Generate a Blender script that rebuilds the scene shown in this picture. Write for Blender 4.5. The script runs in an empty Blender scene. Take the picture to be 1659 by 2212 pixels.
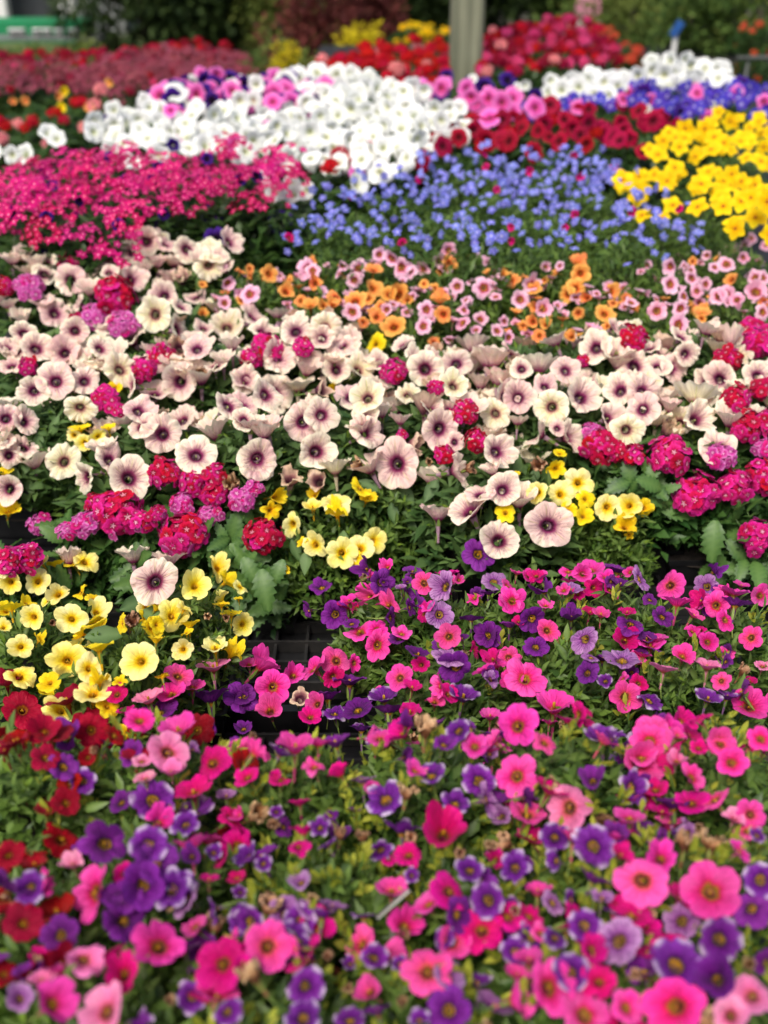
import bpy, math, random
import numpy as np
from mathutils import Vector, Matrix, Quaternion
rnd = random.Random(7)
R = math.radians
sc = bpy.context.scene
col = sc.collection

# ------------------------------------------------------------------ camera, sky, sun, exposure
PITCH = 31.2
CAM = Vector((0, 0, 1.63))
cam = bpy.data.cameras.new("camera")
cam.sensor_fit = 'VERTICAL'; cam.sensor_height = 36; cam.sensor_width = 27
cam.lens = 37.97
cam.clip_start = 0.02; cam.clip_end = 400
cam.dof.use_dof = True
cam.dof.focus_distance = 1.23
cam.dof.aperture_fstop = 3.7
camo = bpy.data.objects.new("camera", cam); col.objects.link(camo)
camo.location = CAM; camo.rotation_euler = (R(90 - PITCH), 0, 0)
sc.camera = camo

SUN_EL, SUN_AZ = 58, 205      # azimuth: compass bearing the light comes from (0 = +Y, 90 = +X)
w = bpy.data.worlds.new("World"); sc.world = w; w.use_nodes = True
nt = w.node_tree
bg = nt.nodes['Background']
sky = nt.nodes.new('ShaderNodeTexSky'); sky.sky_type = 'NISHITA'; sky.sun_disc = False
sky.sun_elevation = R(SUN_EL); sky.sun_rotation = R(SUN_AZ)
sky.air_density = 1.0; sky.dust_density = 4.0; sky.ozone_density = 0.5
nt.links.new(sky.outputs[0], bg.inputs[0]); bg.inputs[1].default_value = 0.11
sun = bpy.data.lights.new("sun", 'SUN'); sun.energy = 2.2; sun.angle = R(20); sun.color = (1, .95, .87)
so = bpy.data.objects.new("sun", sun); col.objects.link(so)
sd = Vector((math.sin(R(SUN_AZ)) * math.cos(R(SUN_EL)), math.cos(R(SUN_AZ)) * math.cos(R(SUN_EL)), math.sin(R(SUN_EL))))
so.rotation_euler = sd.to_track_quat('Z', 'Y').to_euler()
vs = sc.view_settings
vs.view_transform = 'Standard'; vs.look = 'None'; vs.gamma = 1; vs.exposure = 0.66; vs.use_curve_mapping = False
sc.cycles.max_bounces = 8; sc.cycles.transmission_bounces = 4; sc.cycles.diffuse_bounces = 4

# ------------------------------------------------------------------ helpers
FWD = Vector((0, math.cos(R(PITCH)), -math.sin(R(PITCH))))
UP = Vector((0, math.sin(R(PITCH)), math.cos(R(PITCH))))
RT = Vector((1, 0, 0))
FP = 2333.0
def ray(x, y):
    return FWD + RT * ((x - 829.5) / FP) - UP * ((y - 1106) / FP)
def at(x, y, Z):
    d = ray(x, y); return CAM + d * ((Z - CAM.z) / d.z)
def depth(p): return (p - CAM).dot(FWD)

def tag(o, label=None, cat=None, group=None, kind=None):
    if label: o['label'] = label
    if cat: o['category'] = cat
    if group: o['group'] = group
    if kind: o['kind'] = kind
    return o
def link(name, data, parent=None, loc=(0, 0, 0), quat=None, scale=1.0):
    o = bpy.data.objects.new(name, data)
    col.objects.link(o)
    if parent is not None: o.parent = parent
    o.location = loc
    if quat is not None:
        o.rotation_mode = 'QUATERNION'; o.rotation_quaternion = quat
    o.scale = (scale,) * 3 if not hasattr(scale, '__len__') else scale
    return o
def thing(name, label, cat, loc, group=None):
    o = link(name, None, None, loc); o.empty_display_size = .05
    return tag(o, label, cat, group)

class MB:
    "collects geometry into one mesh"
    def __init__(s): s.v = []; s.f = []; s.attr = {}; s.n = 0; s.mi = []
    def add(s, verts, faces, mi=0):
        verts = np.asarray(verts, float).reshape(-1, 3)
        s.v.append(verts); s.f += [tuple(i + s.n for i in f) for f in faces]; s.mi += [mi] * len(faces)
        s.n += len(verts)
    def box(s, x0, y0, z0, x1, y1, z1, mi=0):
        v = [(x0,y0,z0),(x1,y0,z0),(x1,y1,z0),(x0,y1,z0),(x0,y0,z1),(x1,y0,z1),(x1,y1,z1),(x0,y1,z1)]
        s.add(v, [(3,2,1,0),(4,5,6,7),(0,1,5,4),(1,2,6,5),(2,3,7,6),(3,0,4,7)], mi)
    def tube(s, pts, rad, n=6, mi=0):
        pts = [Vector(p) for p in pts]
        rads = rad if hasattr(rad, '__len__') else [rad] * len(pts)
        vv = []
        for i, p in enumerate(pts):
            d = (pts[min(i + 1, len(pts) - 1)] - pts[max(i - 1, 0)]).normalized()
            q = d.to_track_quat('Z', 'Y')
            for k in range(n):
                a = 2 * math.pi * k / n
                vv.append(p + q @ Vector((math.cos(a) * rads[i], math.sin(a) * rads[i], 0)))
        ff = []
        for i in range(len(pts) - 1):
            for k in range(n):
                ff.append((i*n+k, i*n+(k+1) % n, (i+1)*n+(k+1) % n, (i+1)*n+k))
        ff.append(tuple(range(n))[::-1]); ff.append(tuple((len(pts)-1)*n+k for k in range(n)))
        s.add([tuple(v) for v in vv], ff, mi)
    def lathe(s, prof, n=20, mi=0):
        vv = []; ff = []
        for (r, z) in prof:
            for k in range(n):
                a = 2 * math.pi * k / n; vv.append((r * math.cos(a), r * math.sin(a), z))
        for i in range(len(prof) - 1):
            for k in range(n):
                ff.append((i*n+k, i*n+(k+1) % n, (i+1)*n+(k+1) % n, (i+1)*n+k))
        s.add(vv, ff, mi)
    def mesh(s, name, mats, smooth=True, **attrs):
        me = bpy.data.meshes.new(name)
        v = np.concatenate(s.v)
        me.from_pydata(v.tolist(), [], s.f)
        for m in (mats if isinstance(mats, (list, tuple)) else [mats]): me.materials.append(m)
        if smooth: me.polygons.foreach_set('use_smooth', [True] * len(me.polygons))
        if any(s.mi): me.polygons.foreach_set('material_index', s.mi)
        for k, a in attrs.items():
            at_ = me.attributes.new(k, 'FLOAT', 'POINT'); at_.data.foreach_set('value', np.asarray(a, np.float32))
        me.update()
        return me
def quickmesh(name, v, f, mat, smooth=True):
    m = MB(); m.add(v, f); return m.mesh(name, mat, smooth)

# ------------------------------------------------------------------ materials
def newmat(name):
    m = bpy.data.materials.new(name); m.use_nodes = True
    t = m.node_tree; t.nodes.clear()
    out = t.nodes.new('ShaderNodeOutputMaterial')
    return m, t, out
def N(t, typ, **kw):
    n = t.nodes.new(typ)
    for k, v in kw.items(): setattr(n, k, v)
    return n
def L(t, a, b): t.links.new(a, b)
def lin(c):
    "sRGB 0-255 -> linear"
    return tuple(((x/255)/12.92 if x/255 <= .04045 else ((x/255+.055)/1.055)**2.4) for x in c)
def rgba(c): return (c[0], c[1], c[2], 1)
def math_(t, op, a, b=None, clamp=False):
    n = N(t, 'ShaderNodeMath', operation=op, use_clamp=clamp)
    for i, x in enumerate((a, b)):
        if x is None: continue
        if isinstance(x, (int, float)): n.inputs[i].default_value = x
        else: L(t, x, n.inputs[i])
    return n.outputs[0]
def mixc(t, fac, a, b, typ='MIX'):
    n = N(t, 'ShaderNodeMix', data_type='RGBA', blend_type=typ)
    for i, x in ((0, fac), (6, a), (7, b)):
        if isinstance(x, (int, float)): n.inputs[i].default_value = x
        elif isinstance(x, tuple): n.inputs[i].default_value = rgba(x)
        else: L(t, x, n.inputs[i])
    return n.outputs[2]
def ramp(t, fac, stops, interp='LINEAR'):
    n = N(t, 'ShaderNodeValToRGB'); cr = n.color_ramp; cr.interpolation = interp
    while len(cr.elements) < len(stops): cr.elements.new(.5)
    for e, (p, c) in zip(cr.elements, stops): e.position = p; e.color = rgba(c) if len(c) == 3 else c
    L(t, fac, n.inputs[0]); return n.outputs[0]
def smoothstep(t, x, a, b):
    n = N(t, 'ShaderNodeMapRange', interpolation_type='SMOOTHSTEP'); L(t, x, n.inputs[0])
    n.inputs[1].default_value = a; n.inputs[2].default_value = b
    return n.outputs[0]

def petal_mat(name, tube, throat, inner, mid, edge, alt=None, altw=.8, vein=None, veinw=.5, vr=(.05, .9), rib=None, ribw=.0, ribr=(.1, .8),
              trans=.28, wear=None, rough=.5, throat_w=.1, mid_p=.45, stripe=None, bright=.22, step=.09, nzw=.32):
    m, t, out = newmat(name)
    ar = N(t, 'ShaderNodeAttribute', attribute_name='rad').outputs['Fac']
    al = N(t, 'ShaderNodeAttribute', attribute_name='lobe').outputs['Fac']
    oi = N(t, 'ShaderNodeObjectInfo').outputs['Random']
    tc = N(t, 'ShaderNodeTexCoord').outputs['Object']
    # a little noise on the radius so that the colour zones are never perfect rings
    nz = N(t, 'ShaderNodeTexNoise', noise_dimensions='4D'); L(t, tc, nz.inputs['Vector']); nz.inputs['Scale'].default_value = 2.2; nz.inputs['Detail'].default_value = 3
    L(t, math_(t, 'MULTIPLY', oi, 40.), nz.inputs['W'])
    arn = math_(t, 'ADD', ar, math_(t, 'MULTIPLY', math_(t, 'SUBTRACT', nz.outputs['Fac'], .5), nzw))
    r01 = math_(t, 'MULTIPLY_ADD', arn, .5); r01.node.inputs[2].default_value = .5
    th = .5 + throat_w / 2
    base = ramp(t, r01, [(0, tube), (.42, tube), (.48, throat), (th, throat), (th + step, inner), (.5 + mid_p / 2 + .04, mid), (.93, edge)])
    if alt:
        r2 = N(t, 'ShaderNodeMapRange'); L(t, oi, r2.inputs[0]); r2.inputs[1].default_value = .1; r2.inputs[2].default_value = 1; r2.inputs[4].default_value = altw
        f = math_(t, 'MULTIPLY', r2.outputs[0], smoothstep(t, arn, .12, .5))
        n2 = N(t, 'ShaderNodeTexNoise', noise_dimensions='4D'); L(t, tc, n2.inputs['Vector']); n2.inputs['Scale'].default_value = 1.1; L(t, math_(t, 'MULTIPLY', oi, 91.), n2.inputs['W'])
        f = math_(t, 'MULTIPLY', f, smoothstep(t, n2.outputs['Fac'], .3, .62))
        base = mixc(t, f, base, alt)
    # radial streaks: noise sampled on the direction from the centre
    sx = N(t, 'ShaderNodeSeparateXYZ'); L(t, tc, sx.inputs[0])
    cx = N(t, 'ShaderNodeCombineXYZ'); L(t, sx.outputs[0], cx.inputs[0]); L(t, sx.outputs[1], cx.inputs[1])
    nv = N(t, 'ShaderNodeVectorMath', operation='NORMALIZE'); L(t, cx.outputs[0], nv.inputs[0])
    sc_ = N(t, 'ShaderNodeVectorMath', operation='SCALE'); L(t, nv.outputs[0], sc_.inputs[0]); sc_.inputs[3].default_value = 1
    ad = N(t, 'ShaderNodeVectorMath', operation='ADD'); L(t, sc_.outputs[0], ad.inputs[0])
    cz = N(t, 'ShaderNodeCombineXYZ'); L(t, math_(t, 'MULTIPLY', ar, .12), cz.inputs[2]); L(t, math_(t, 'MULTIPLY', nz.outputs['Fac'], .06), cz.inputs[0]); L(t, cz.outputs[0], ad.inputs[1])
    sn = N(t, 'ShaderNodeTexNoise', noise_dimensions='4D'); L(t, ad.outputs[0], sn.inputs['Vector']); sn.inputs['Scale'].default_value = 8.5; sn.inputs['Detail'].default_value = 2.5
    L(t, math_(t, 'MULTIPLY', oi, 13.), sn.inputs['W'])
    vm = smoothstep(t, math_(t, 'ABSOLUTE', math_(t, 'SUBTRACT', sn.outputs['Fac'], .5)), .045, .0)
    streak = sn.outputs['Fac']
    if vein:
        fall = math_(t, 'MULTIPLY', smoothstep(t, ar, vr[1], vr[0]), veinw)
        base = mixc(t, math_(t, 'MULTIPLY', vm, fall), base, vein)
    if stripe:
        # darker/lighter star along the middle of each lobe
        f = math_(t, 'MULTIPLY', smoothstep(t, al, stripe[2], stripe[1]), smoothstep(t, arn, stripe[3], stripe[4]))
        base = mixc(t, math_(t, 'MULTIPLY', f, stripe[5]), base, stripe[0])
    if rib:
        f = math_(t, 'MULTIPLY', smoothstep(t, al, .09, .0), math_(t, 'MULTIPLY', smoothstep(t, ar, ribr[0], ribr[0] + .15), smoothstep(t, ar, ribr[1], ribr[1] - .3)))
        base = mixc(t, math_(t, 'MULTIPLY', f, ribw), base, rib)
    if wear:
        n3 = N(t, 'ShaderNodeTexNoise', noise_dimensions='4D'); L(t, tc, n3.inputs['Vector']); n3.inputs['Scale'].default_value = 3.2; n3.inputs['Detail'].default_value = 6; L(t, math_(t, 'MULTIPLY', oi, 57.), n3.inputs['W'])
        f = math_(t, 'MULTIPLY', smoothstep(t, n3.outputs['Fac'], .60, .70), smoothstep(t, ar, .55, 1.0))
        base = mixc(t, math_(t, 'MULTIPLY', f, .75), base, wear)
    hs = N(t, 'ShaderNodeHueSaturation'); L(t, base, hs.inputs['Color'])
    hv = math_(t, 'MULTIPLY_ADD', math_(t, 'FRACT', math_(t, 'MULTIPLY', oi, 17.3)), bright); hv.node.inputs[2].default_value = 1 - bright * .6
    L(t, hv, hs.inputs['Value'])
    hh = math_(t, 'MULTIPLY_ADD', math_(t, 'FRACT', math_(t, 'MULTIPLY', oi, 7.7)), .018); hh.node.inputs[2].default_value = .489
    L(t, hh, hs.inputs['Hue'])
    base = hs.outputs[0]
    p = N(t, 'ShaderNodeBsdfPrincipled'); L(t, base, p.inputs['Base Color']); p.inputs['Roughness'].default_value = rough
    p.inputs['Specular IOR Level'].default_value = .16
    p.inputs['Sheen Weight'].default_value = .03; p.inputs['Sheen Roughness'].default_value = .5
    bp = N(t, 'ShaderNodeBump'); bp.inputs['Strength'].default_value = .55; bp.inputs['Distance'].default_value = .0035
    wr = N(t, 'ShaderNodeTexNoise', noise_dimensions='4D'); L(t, tc, wr.inputs['Vector']); wr.inputs['Scale'].default_value = 5.5; wr.inputs['Detail'].default_value = 4; L(t, math_(t, 'MULTIPLY', oi, 23.), wr.inputs['W'])
    L(t, math_(t, 'ADD', math_(t, 'ADD', streak, wr.outputs['Fac']), math_(t, 'MULTIPLY', vm, -.35)), bp.inputs['Height']); L(t, bp.outputs[0], p.inputs['Normal'])
    tr = N(t, 'ShaderNodeBsdfTranslucent'); L(t, base, tr.inputs[0])
    ms = N(t, 'ShaderNodeMixShader'); ms.inputs[0].default_value = trans
    L(t, p.outputs[0], ms.inputs[1]); L(t, tr.outputs[0], ms.inputs[2]); L(t, ms.outputs[0], out.inputs[0])
    return m

def leaf_mat(name, c1, c2, trans=.3, rough=.45, spec=.35, vein=None):
    m, t, out = newmat(name)
    oi = N(t, 'ShaderNodeObjectInfo').outputs['Random']
    at_ = N(t, 'ShaderNodeAttribute', attribute_name='tone').outputs['Fac']
    f = math_(t, 'FRACT', math_(t, 'ADD', oi, at_))
    b = mixc(t, f, c1, c2)
    tc = N(t, 'ShaderNodeTexCoord').outputs['Object']
    n = N(t, 'ShaderNodeTexNoise'); L(t, tc, n.inputs['Vector']); n.inputs['Scale'].default_value = 90; n.inputs['Detail'].default_value = 3
    b = mixc(t, math_(t, 'MULTIPLY', n.outputs['Fac'], .35), b, tuple(x * .55 for x in c1))
    rb = N(t, 'ShaderNodeAttribute', attribute_name='rib').outputs['Fac']
    if vein: b = mixc(t, math_(t, 'MULTIPLY', rb, .55), b, vein)
    p = N(t, 'ShaderNodeBsdfPrincipled'); L(t, b, p.inputs['Base Color']); p.inputs['Roughness'].default_value = rough
    p.inputs['Specular IOR Level'].default_value = spec
    bp = N(t, 'ShaderNodeBump'); bp.inputs['Strength'].default_value = .25; bp.inputs['Distance'].default_value = .002; L(t, n.outputs['Fac'], bp.inputs['Height']); L(t, bp.outputs[0], p.inputs['Normal'])
    tr = N(t, 'ShaderNodeBsdfTranslucent'); L(t, mixc(t, .5, b, tuple(min(1, x * 1.6) for x in c2)), tr.inputs[0])
    ms = N(t, 'ShaderNodeMixShader'); ms.inputs[0].default_value = trans
    L(t, p.outputs[0], ms.inputs[1]); L(t, tr.outputs[0], ms.inputs[2]); L(t, ms.outputs[0], out.inputs[0])
    return m
def plain_mat(name, c, c2=None, rough=.6, scale=20, bump=.2, stretch=(1, 1, 1), spec=.4, rand=0):
    m, t, out = newmat(name)
    tc = N(t, 'ShaderNodeTexCoord').outputs['Object']
    mp = N(t, 'ShaderNodeMapping'); L(t, tc, mp.inputs[0]); mp.inputs['Scale'].default_value = stretch
    n = N(t, 'ShaderNodeTexNoise'); L(t, mp.outputs[0], n.inputs['Vector']); n.inputs['Scale'].default_value = scale; n.inputs['Detail'].default_value = 6; n.inputs['Roughness'].default_value = .65
    b = mixc(t, smoothstep(t, n.outputs['Fac'], .3, .7), c, c2 or tuple(x * .75 for x in c))
    p = N(t, 'ShaderNodeBsdfPrincipled'); L(t, b, p.inputs['Base Color']); p.inputs['Roughness'].default_value = rough
    p.inputs['Specular IOR Level'].default_value = spec
    bp = N(t, 'ShaderNodeBump'); bp.inputs['Strength'].default_value = bump; bp.inputs['Distance'].default_value = .004; L(t, n.outputs['Fac'], bp.inputs['Height']); L(t, bp.outputs[0], p.inputs['Normal'])
    L(t, p.outputs[0], out.inputs[0])
    return m

S = lin
M = {}
M['cream'] = petal_mat('cream petunia petal', S((190,156,170)), S((60,6,36)), S((146,50,96)), S((244,212,196)), S((253,244,216)), alt=S((240,188,190)), altw=.8, vein=S((140,60,98)), veinw=.75, vr=(.3, 1.0), rib=S((214,208,120)), ribw=.5, ribr=(.2, .9), wear=S((186,140,110)), throat_w=.06, mid_p=.34, step=.05, nzw=.22, trans=.32, bright=.1)
M['creamy'] = petal_mat('yellowish petunia petal', S((206,196,160)), S((74,16,36)), S((190,130,120)), S((246,234,184)), S((252,246,216)), alt=S((244,204,196)), altw=.55, vein=S((150,96,104)), veinw=.6, vr=(.15, .9), rib=S((210,212,100)), ribw=.8, ribr=(.1, .98), wear=S((190,146,110)), throat_w=.05, mid_p=.24, step=.04, nzw=.2, trans=.32, bright=.1)
M['yel'] = petal_mat('yellow petal', S((232,190,30)), S((232,166,8)), S((254,214,14)), S((255,232,64)), S((255,244,140)), alt=S((255,248,184)), altw=.9, vein=S((226,186,40)), veinw=.35, rib=S((180,130,30)), ribw=.45, ribr=(.05, .7), throat_w=.03, step=.05, mid_p=.26, bright=.06)
M['yeld'] = petal_mat('deep yellow petal', S((232,180,20)), S((226,156,4)), S((252,206,4)), S((255,220,16)), S((255,228,44)), vein=S((224,170,16)), veinw=.35, rib=S((180,120,20)), ribw=.45, ribr=(.05, .7), throat_w=.03, step=.05, bright=.1)
M['pink'] = petal_mat('hot pink petal', S((206,80,130)), S((150,118,8)), S((210,36,76)), S((238,34,140)), S((248,62,174)), alt=S((238,96,176)), altw=.95, vein=S((160,6,84)), veinw=.75, vr=(.1, 1.1), rib=S((150,6,76)), ribw=.55, ribr=(.1, .8), throat_w=.06, step=.06, mid_p=.26, bright=.3)
M['coral'] = petal_mat('coral pink petal', S((214,100,120)), S((104,72,4)), S((226,84,84)), S((238,62,134)), S((244,72,166)), alt=S((238,92,164)), altw=.85, vein=S((160,24,70)), veinw=.75, vr=(.1, 1.1), rib=S((150,16,66)), ribw=.5, ribr=(.1, .8), throat_w=.07, step=.06, mid_p=.26, bright=.28)
M['light'] = petal_mat('light pink petal', S((226,150,170)), S((120,76,10)), S((214,90,110)), S((240,112,168)), S((246,134,190)), alt=S((244,180,190)), altw=.6, vein=S((180,50,96)), veinw=.7, vr=(.1, 1.1), rib=S((170,40,86)), ribw=.4, ribr=(.1, .8), throat_w=.07, step=.06, mid_p=.26, bright=.2)
M['mag'] = petal_mat('magenta pink petal', S((160,20,90)), S((130,90,8)), S((196,16,70)), S((214,0,110)), S((228,14,140)), alt=S((196,4,90)), altw=.9, vein=S((140,0,74)), veinw=.75, vr=(.1, 1.1), throat_w=.06, step=.06, mid_p=.24, bright=.3)
M['vio'] = petal_mat('violet petal', S((110,56,116)), S((170,122,10)), S((36,2,42)), S((100,12,112)), S((120,32,138)), alt=S((146,56,156)), altw=.7, vein=S((34,0,50)), veinw=.85, vr=(.2, 1.25), rib=S((40,0,54)), ribw=.5, throat_w=.06, step=.04, mid_p=.18, bright=.4)
M['lav'] = petal_mat('veined lavender petal', S((150,110,140)), S((176,140,20)), S((84,16,76)), S((166,92,168)), S((198,146,198)), alt=S((150,76,156)), altw=.7, vein=S((80,14,96)), veinw=.95, vr=(.4, 1.4), throat_w=.07, step=.05, mid_p=.2, bright=.2)
M['star'] = petal_mat('violet petal with white edge', S((150,110,150)), S((176,130,14)), S((44,2,50)), S((102,16,124)), S((128,48,156)), alt=S((112,30,136)), altw=.7, vein=S((56,4,70)), veinw=.8, vr=(.3, 1.3), stripe=(S((236,220,236)), .2, .7, .66, 1.05, .72), throat_w=.07, step=.04, mid_p=.22, nzw=.5, bright=.3)
M['red'] = petal_mat('crimson petal', S((120,6,20)), S((150,90,10)), S((110,2,12)), S((150,0,22)), S((166,0,30)), alt=S((126,0,26)), altw=.9, vein=S((104,0,14)), veinw=.45, throat_w=.05, step=.05, mid_p=.2, bright=.25)
M['crim'] = petal_mat('dark crimson petal', S((100,6,30)), S((90,2,20)), S((130,2,28)), S((164,2,40)), S((176,6,50)), alt=S((140,0,40)), altw=.9, throat_w=.14, bright=.25)
M['ora'] = petal_mat('apricot orange petal', S((226,150,70)), S((140,40,10)), S((224,100,40)), S((246,156,70)), S((252,190,96)), alt=S((240,124,84)), altw=.9, vein=S((190,80,30)), veinw=.5, throat_w=.07, step=.06, mid_p=.26, bright=.16)
M['lpk'] = petal_mat('pale pink petal with red eye', S((220,150,170)), S((170,120,20)), S((170,14,50)), S((244,176,206)), S((250,206,224)), alt=S((248,160,190)), altw=.8, vein=S((216,90,140)), veinw=.4, throat_w=.12, mid_p=.34, bright=.1)
M['white'] = petal_mat('white petal', S((200,205,170)), S((206,210,150)), S((232,236,206)), S((242,243,236)), S((246,247,246)), alt=S((232,236,226)), altw=.9, vein=S((206,208,190)), veinw=.5, throat_w=.06, step=.06, mid_p=.3, bright=.08, trans=.25)
M['bub'] = petal_mat('bubblegum pink petal', S((210,90,150)), S((170,60,90)), S((226,70,150)), S((240,98,186)), S((246,130,204)), throat_w=.1, bright=.14)
M['dkp'] = petal_mat('dark purple petal', S((50,20,70)), S((24,4,30)), S((44,8,70)), S((56,16,110)), S((66,24,130)), throat_w=.14, bright=.4)
M['dead'] = petal_mat('withered petal', S((150,110,70)), S((90,50,30)), S((140,90,56)), S((196,150,108)), S((206,170,130)), alt=S((140,96,70)), altw=.9, vein=S((110,70,44)), veinw=.6, bright=.3, trans=.15)
M['wilt'] = petal_mat('fading petunia petal', S((170,140,130)), S((70,20,46)), S((150,96,100)), S((214,180,160)), S((232,208,176)), alt=S((186,140,110)), altw=.9, vein=S((130,80,90)), veinw=.6, bright=.2, wear=S((150,100,70)))
M['vr'] = petal_mat('crimson verbena petal', S((150,6,50)), S((246,160,180)), S((140,0,30)), S((196,4,48)), S((206,10,66)), alt=S((206,8,84)), altw=.8, step=.025, nzw=.1, throat_w=.05, mid_p=.3, bright=.22)
M['vm'] = petal_mat('magenta verbena petal', S((170,20,90)), S((250,190,210)), S((170,6,70)), S((214,16,112)), S((228,44,146)), alt=S((222,36,136)), altw=.7, step=.025, nzw=.1, throat_w=.05, mid_p=.3, bright=.22)
M['vl'] = petal_mat('lilac pink verbena petal', S((180,70,140)), S((250,200,230)), S((190,40,130)), S((222,84,176)), S((240,150,212)), alt=S((204,50,150)), altw=.8, step=.025, nzw=.1, throat_w=.05, mid_p=.4, bright=.16)
M['vf'] = petal_mat('bright magenta verbena petal', S((170,20,90)), S((255,200,215)), S((226,70,130)), S((204,8,104)), S((220,30,132)), alt=S((184,2,70)), altw=.95, throat_w=.1, step=.03, mid_p=.18, nzw=.1, bright=.3)
M['lob'] = petal_mat('pale blue lobelia petal', S((100,90,160)), S((226,226,248)), S((140,140,232)), S((136,138,232)), S((156,162,244)), alt=S((108,106,218)), altw=.9, throat_w=.06, step=.04, bright=.25)
M['lobp'] = petal_mat('purple lobelia petal', S((60,40,130)), S((190,180,230)), S((80,60,180)), S((76,56,180)), S((96,76,206)), throat_w=.1, bright=.25)
M['bid'] = petal_mat('golden yellow bidens petal', S((210,160,10)), S((232,160,0)), S((252,196,0)), S((254,213,2)), S((255,224,22)), alt=S((250,196,0)), altw=.7, throat_w=.0, step=.04, mid_p=.2, bright=.1)
M['ger'] = petal_mat('scarlet geranium petal', S((120,4,10)), S((130,2,12)), S((180,4,16)), S((206,8,22)), S((214,14,30)), alt=S((176,2,30)), altw=.9, bright=.25)
M['gerp'] = petal_mat('rose pink geranium petal', S((150,40,80)), S((190,30,80)), S((214,50,104)), S((226,70,126)), S((236,110,160)), alt=S((196,40,90)), altw=.9, bright=.25)
M['gerc'] = petal_mat('coral begonia petal', S((160,60,30)), S((190,60,30)), S((220,86,50)), S((226,96,60)), S((236,120,86)), alt=S((196,60,40)), altw=.9, bright=.2)
M['salm'] = petal_mat('salmon pink petal', S((190,90,90)), S((200,80,90)), S((228,120,126)), S((236,146,146)), S((240,170,164)), bright=.2)
M['dust'] = petal_mat('dusky pink petal', S((120,40,60)), S((140,40,70)), S((132,54,72)), S((150,70,84)), S((164,92,98)), alt=S((110,36,46)), altw=.9, bright=.3)

M['leaf'] = leaf_mat('calibrachoa leaf', S((50,80,30)), S((114,142,62)), vein=S((128,152,82)))
M['leafp'] = leaf_mat('petunia leaf', S((52,82,40)), S((102,130,70)), vein=S((116,146,90)), spec=.3, rough=.55)
M['leafv'] = leaf_mat('verbena leaf', S((44,80,34)), S((84,120,56)), vein=S((110,144,74)))
M['leafd'] = leaf_mat('deep green leaf', S((38,66,26)), S((70,98,42)))  # deeper green than the near leaves, for foliage of the far plants
M['lime'] = leaf_mat('lime bud', S((136,152,40)), S((206,208,86)), trans=.35)
M['bud'] = leaf_mat('fresh green shoot', S((84,120,38)), S((136,164,62)), trans=.35)
M['calyx'] = leaf_mat('green calyx', S((92,120,48)), S((140,160,78)), trans=.2)
M['stem'] = leaf_mat('green stem', S((70,100,44)), S((104,128,66)), trans=.05)
M['stig'] = plain_mat('pale stigma', S((190,196,130)), S((120,120,70)), rough=.4)
M['stigy'] = plain_mat('yellow anthers', S((196,150,20)), S((140,96,10)), rough=.5, scale=4)
M['disc'] = plain_mat('orange flower centre', S((190,110,6)), S((120,60,4)), rough=.8)
M['black'] = plain_mat('black plastic', (.006,.006,.007), (.012,.012,.013), rough=.42, scale=30, bump=.1)
M['black2'] = plain_mat('dusty black plastic', (.012,.012,.013), (.03,.028,.026), rough=.5, scale=24, bump=.1)
M['soil'] = plain_mat('dark potting soil', (.012,.009,.007), (.035,.026,.02), rough=.95, scale=120, bump=.8)
M['terra'] = plain_mat('terracotta plastic', S((140,74,50)), S((110,58,42)), rough=.6, scale=14, bump=.1)
M['label'] = plain_mat('white plastic label', S((150,150,142)), S((116,112,104)), rough=.35, scale=6, bump=.02)
M['wood'] = plain_mat('weathered grey green timber', S((140,142,118)), S((92,96,78)), rough=.85, scale=9, bump=.6, stretch=(4, 4, .14))
M['gravel'] = plain_mat('gravel ground', (.12,.11,.095), (.07,.065,.06), rough=.95, scale=60, bump=.6)
M['grass'] = plain_mat('mown grass', (.05,.085,.02), (.09,.11,.035), rough=.95, scale=4, bump=.6)
M['bark'] = plain_mat('brown bark', (.06,.045,.03), (.03,.022,.016), rough=.95, scale=14, bump=.8, stretch=(3, 3, .5))
M['tree1'] = leaf_mat('dark evergreen leaf', S((26,44,18)), S((58,76,30)), trans=.15, rough=.7, spec=.2)
M['tree2'] = leaf_mat('olive leaf', S((74,94,36)), S((126,136,66)), trans=.25, rough=.7, spec=.2)
M['tree3'] = leaf_mat('mid green leaf', S((54,80,32)), S((92,112,50)), trans=.25, rough=.7, spec=.2)
M['burg'] = leaf_mat('burgundy leaf', S((74,32,34)), S((134,70,62)), trans=.25, rough=.7, spec=.2)
M['gold'] = leaf_mat('golden yellow leaf', S((176,160,20)), S((220,200,40)), trans=.25, rough=.7, spec=.2)
M['metal'] = plain_mat('grey metal', S((120,122,120)), S((96,98,98)), rough=.4, scale=12, bump=.05)
M['dkmetal'] = plain_mat('dark grey metal', S((74,78,74)), S((60,62,60)), rough=.5, scale=12, bump=.05)
M['green'] = plain_mat('emerald canvas', S((24,130,80)), S((18,110,66)), rough=.7, scale=5, bump=.05)
M['pinkp'] = plain_mat('pale pink board', S((220,150,170)), S((206,130,156)), rough=.5, scale=4, bump=.02)
M['whitep'] = plain_mat('white painted board', S((226,226,222)), S((206,206,202)), rough=.5, scale=4, bump=.02)
M['blue'] = plain_mat('blue plastic', S((44,92,160)), S((36,76,140)), rough=.4, scale=5, bump=.02)
M['render'] = plain_mat('pale building render', S((190,192,190)), S((172,174,174)), rough=.8, scale=3, bump=.1)
M['glass'] = plain_mat('window glass', (.03,.035,.04), (.05,.055,.06), rough=.08, scale=2, bump=0)

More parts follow.
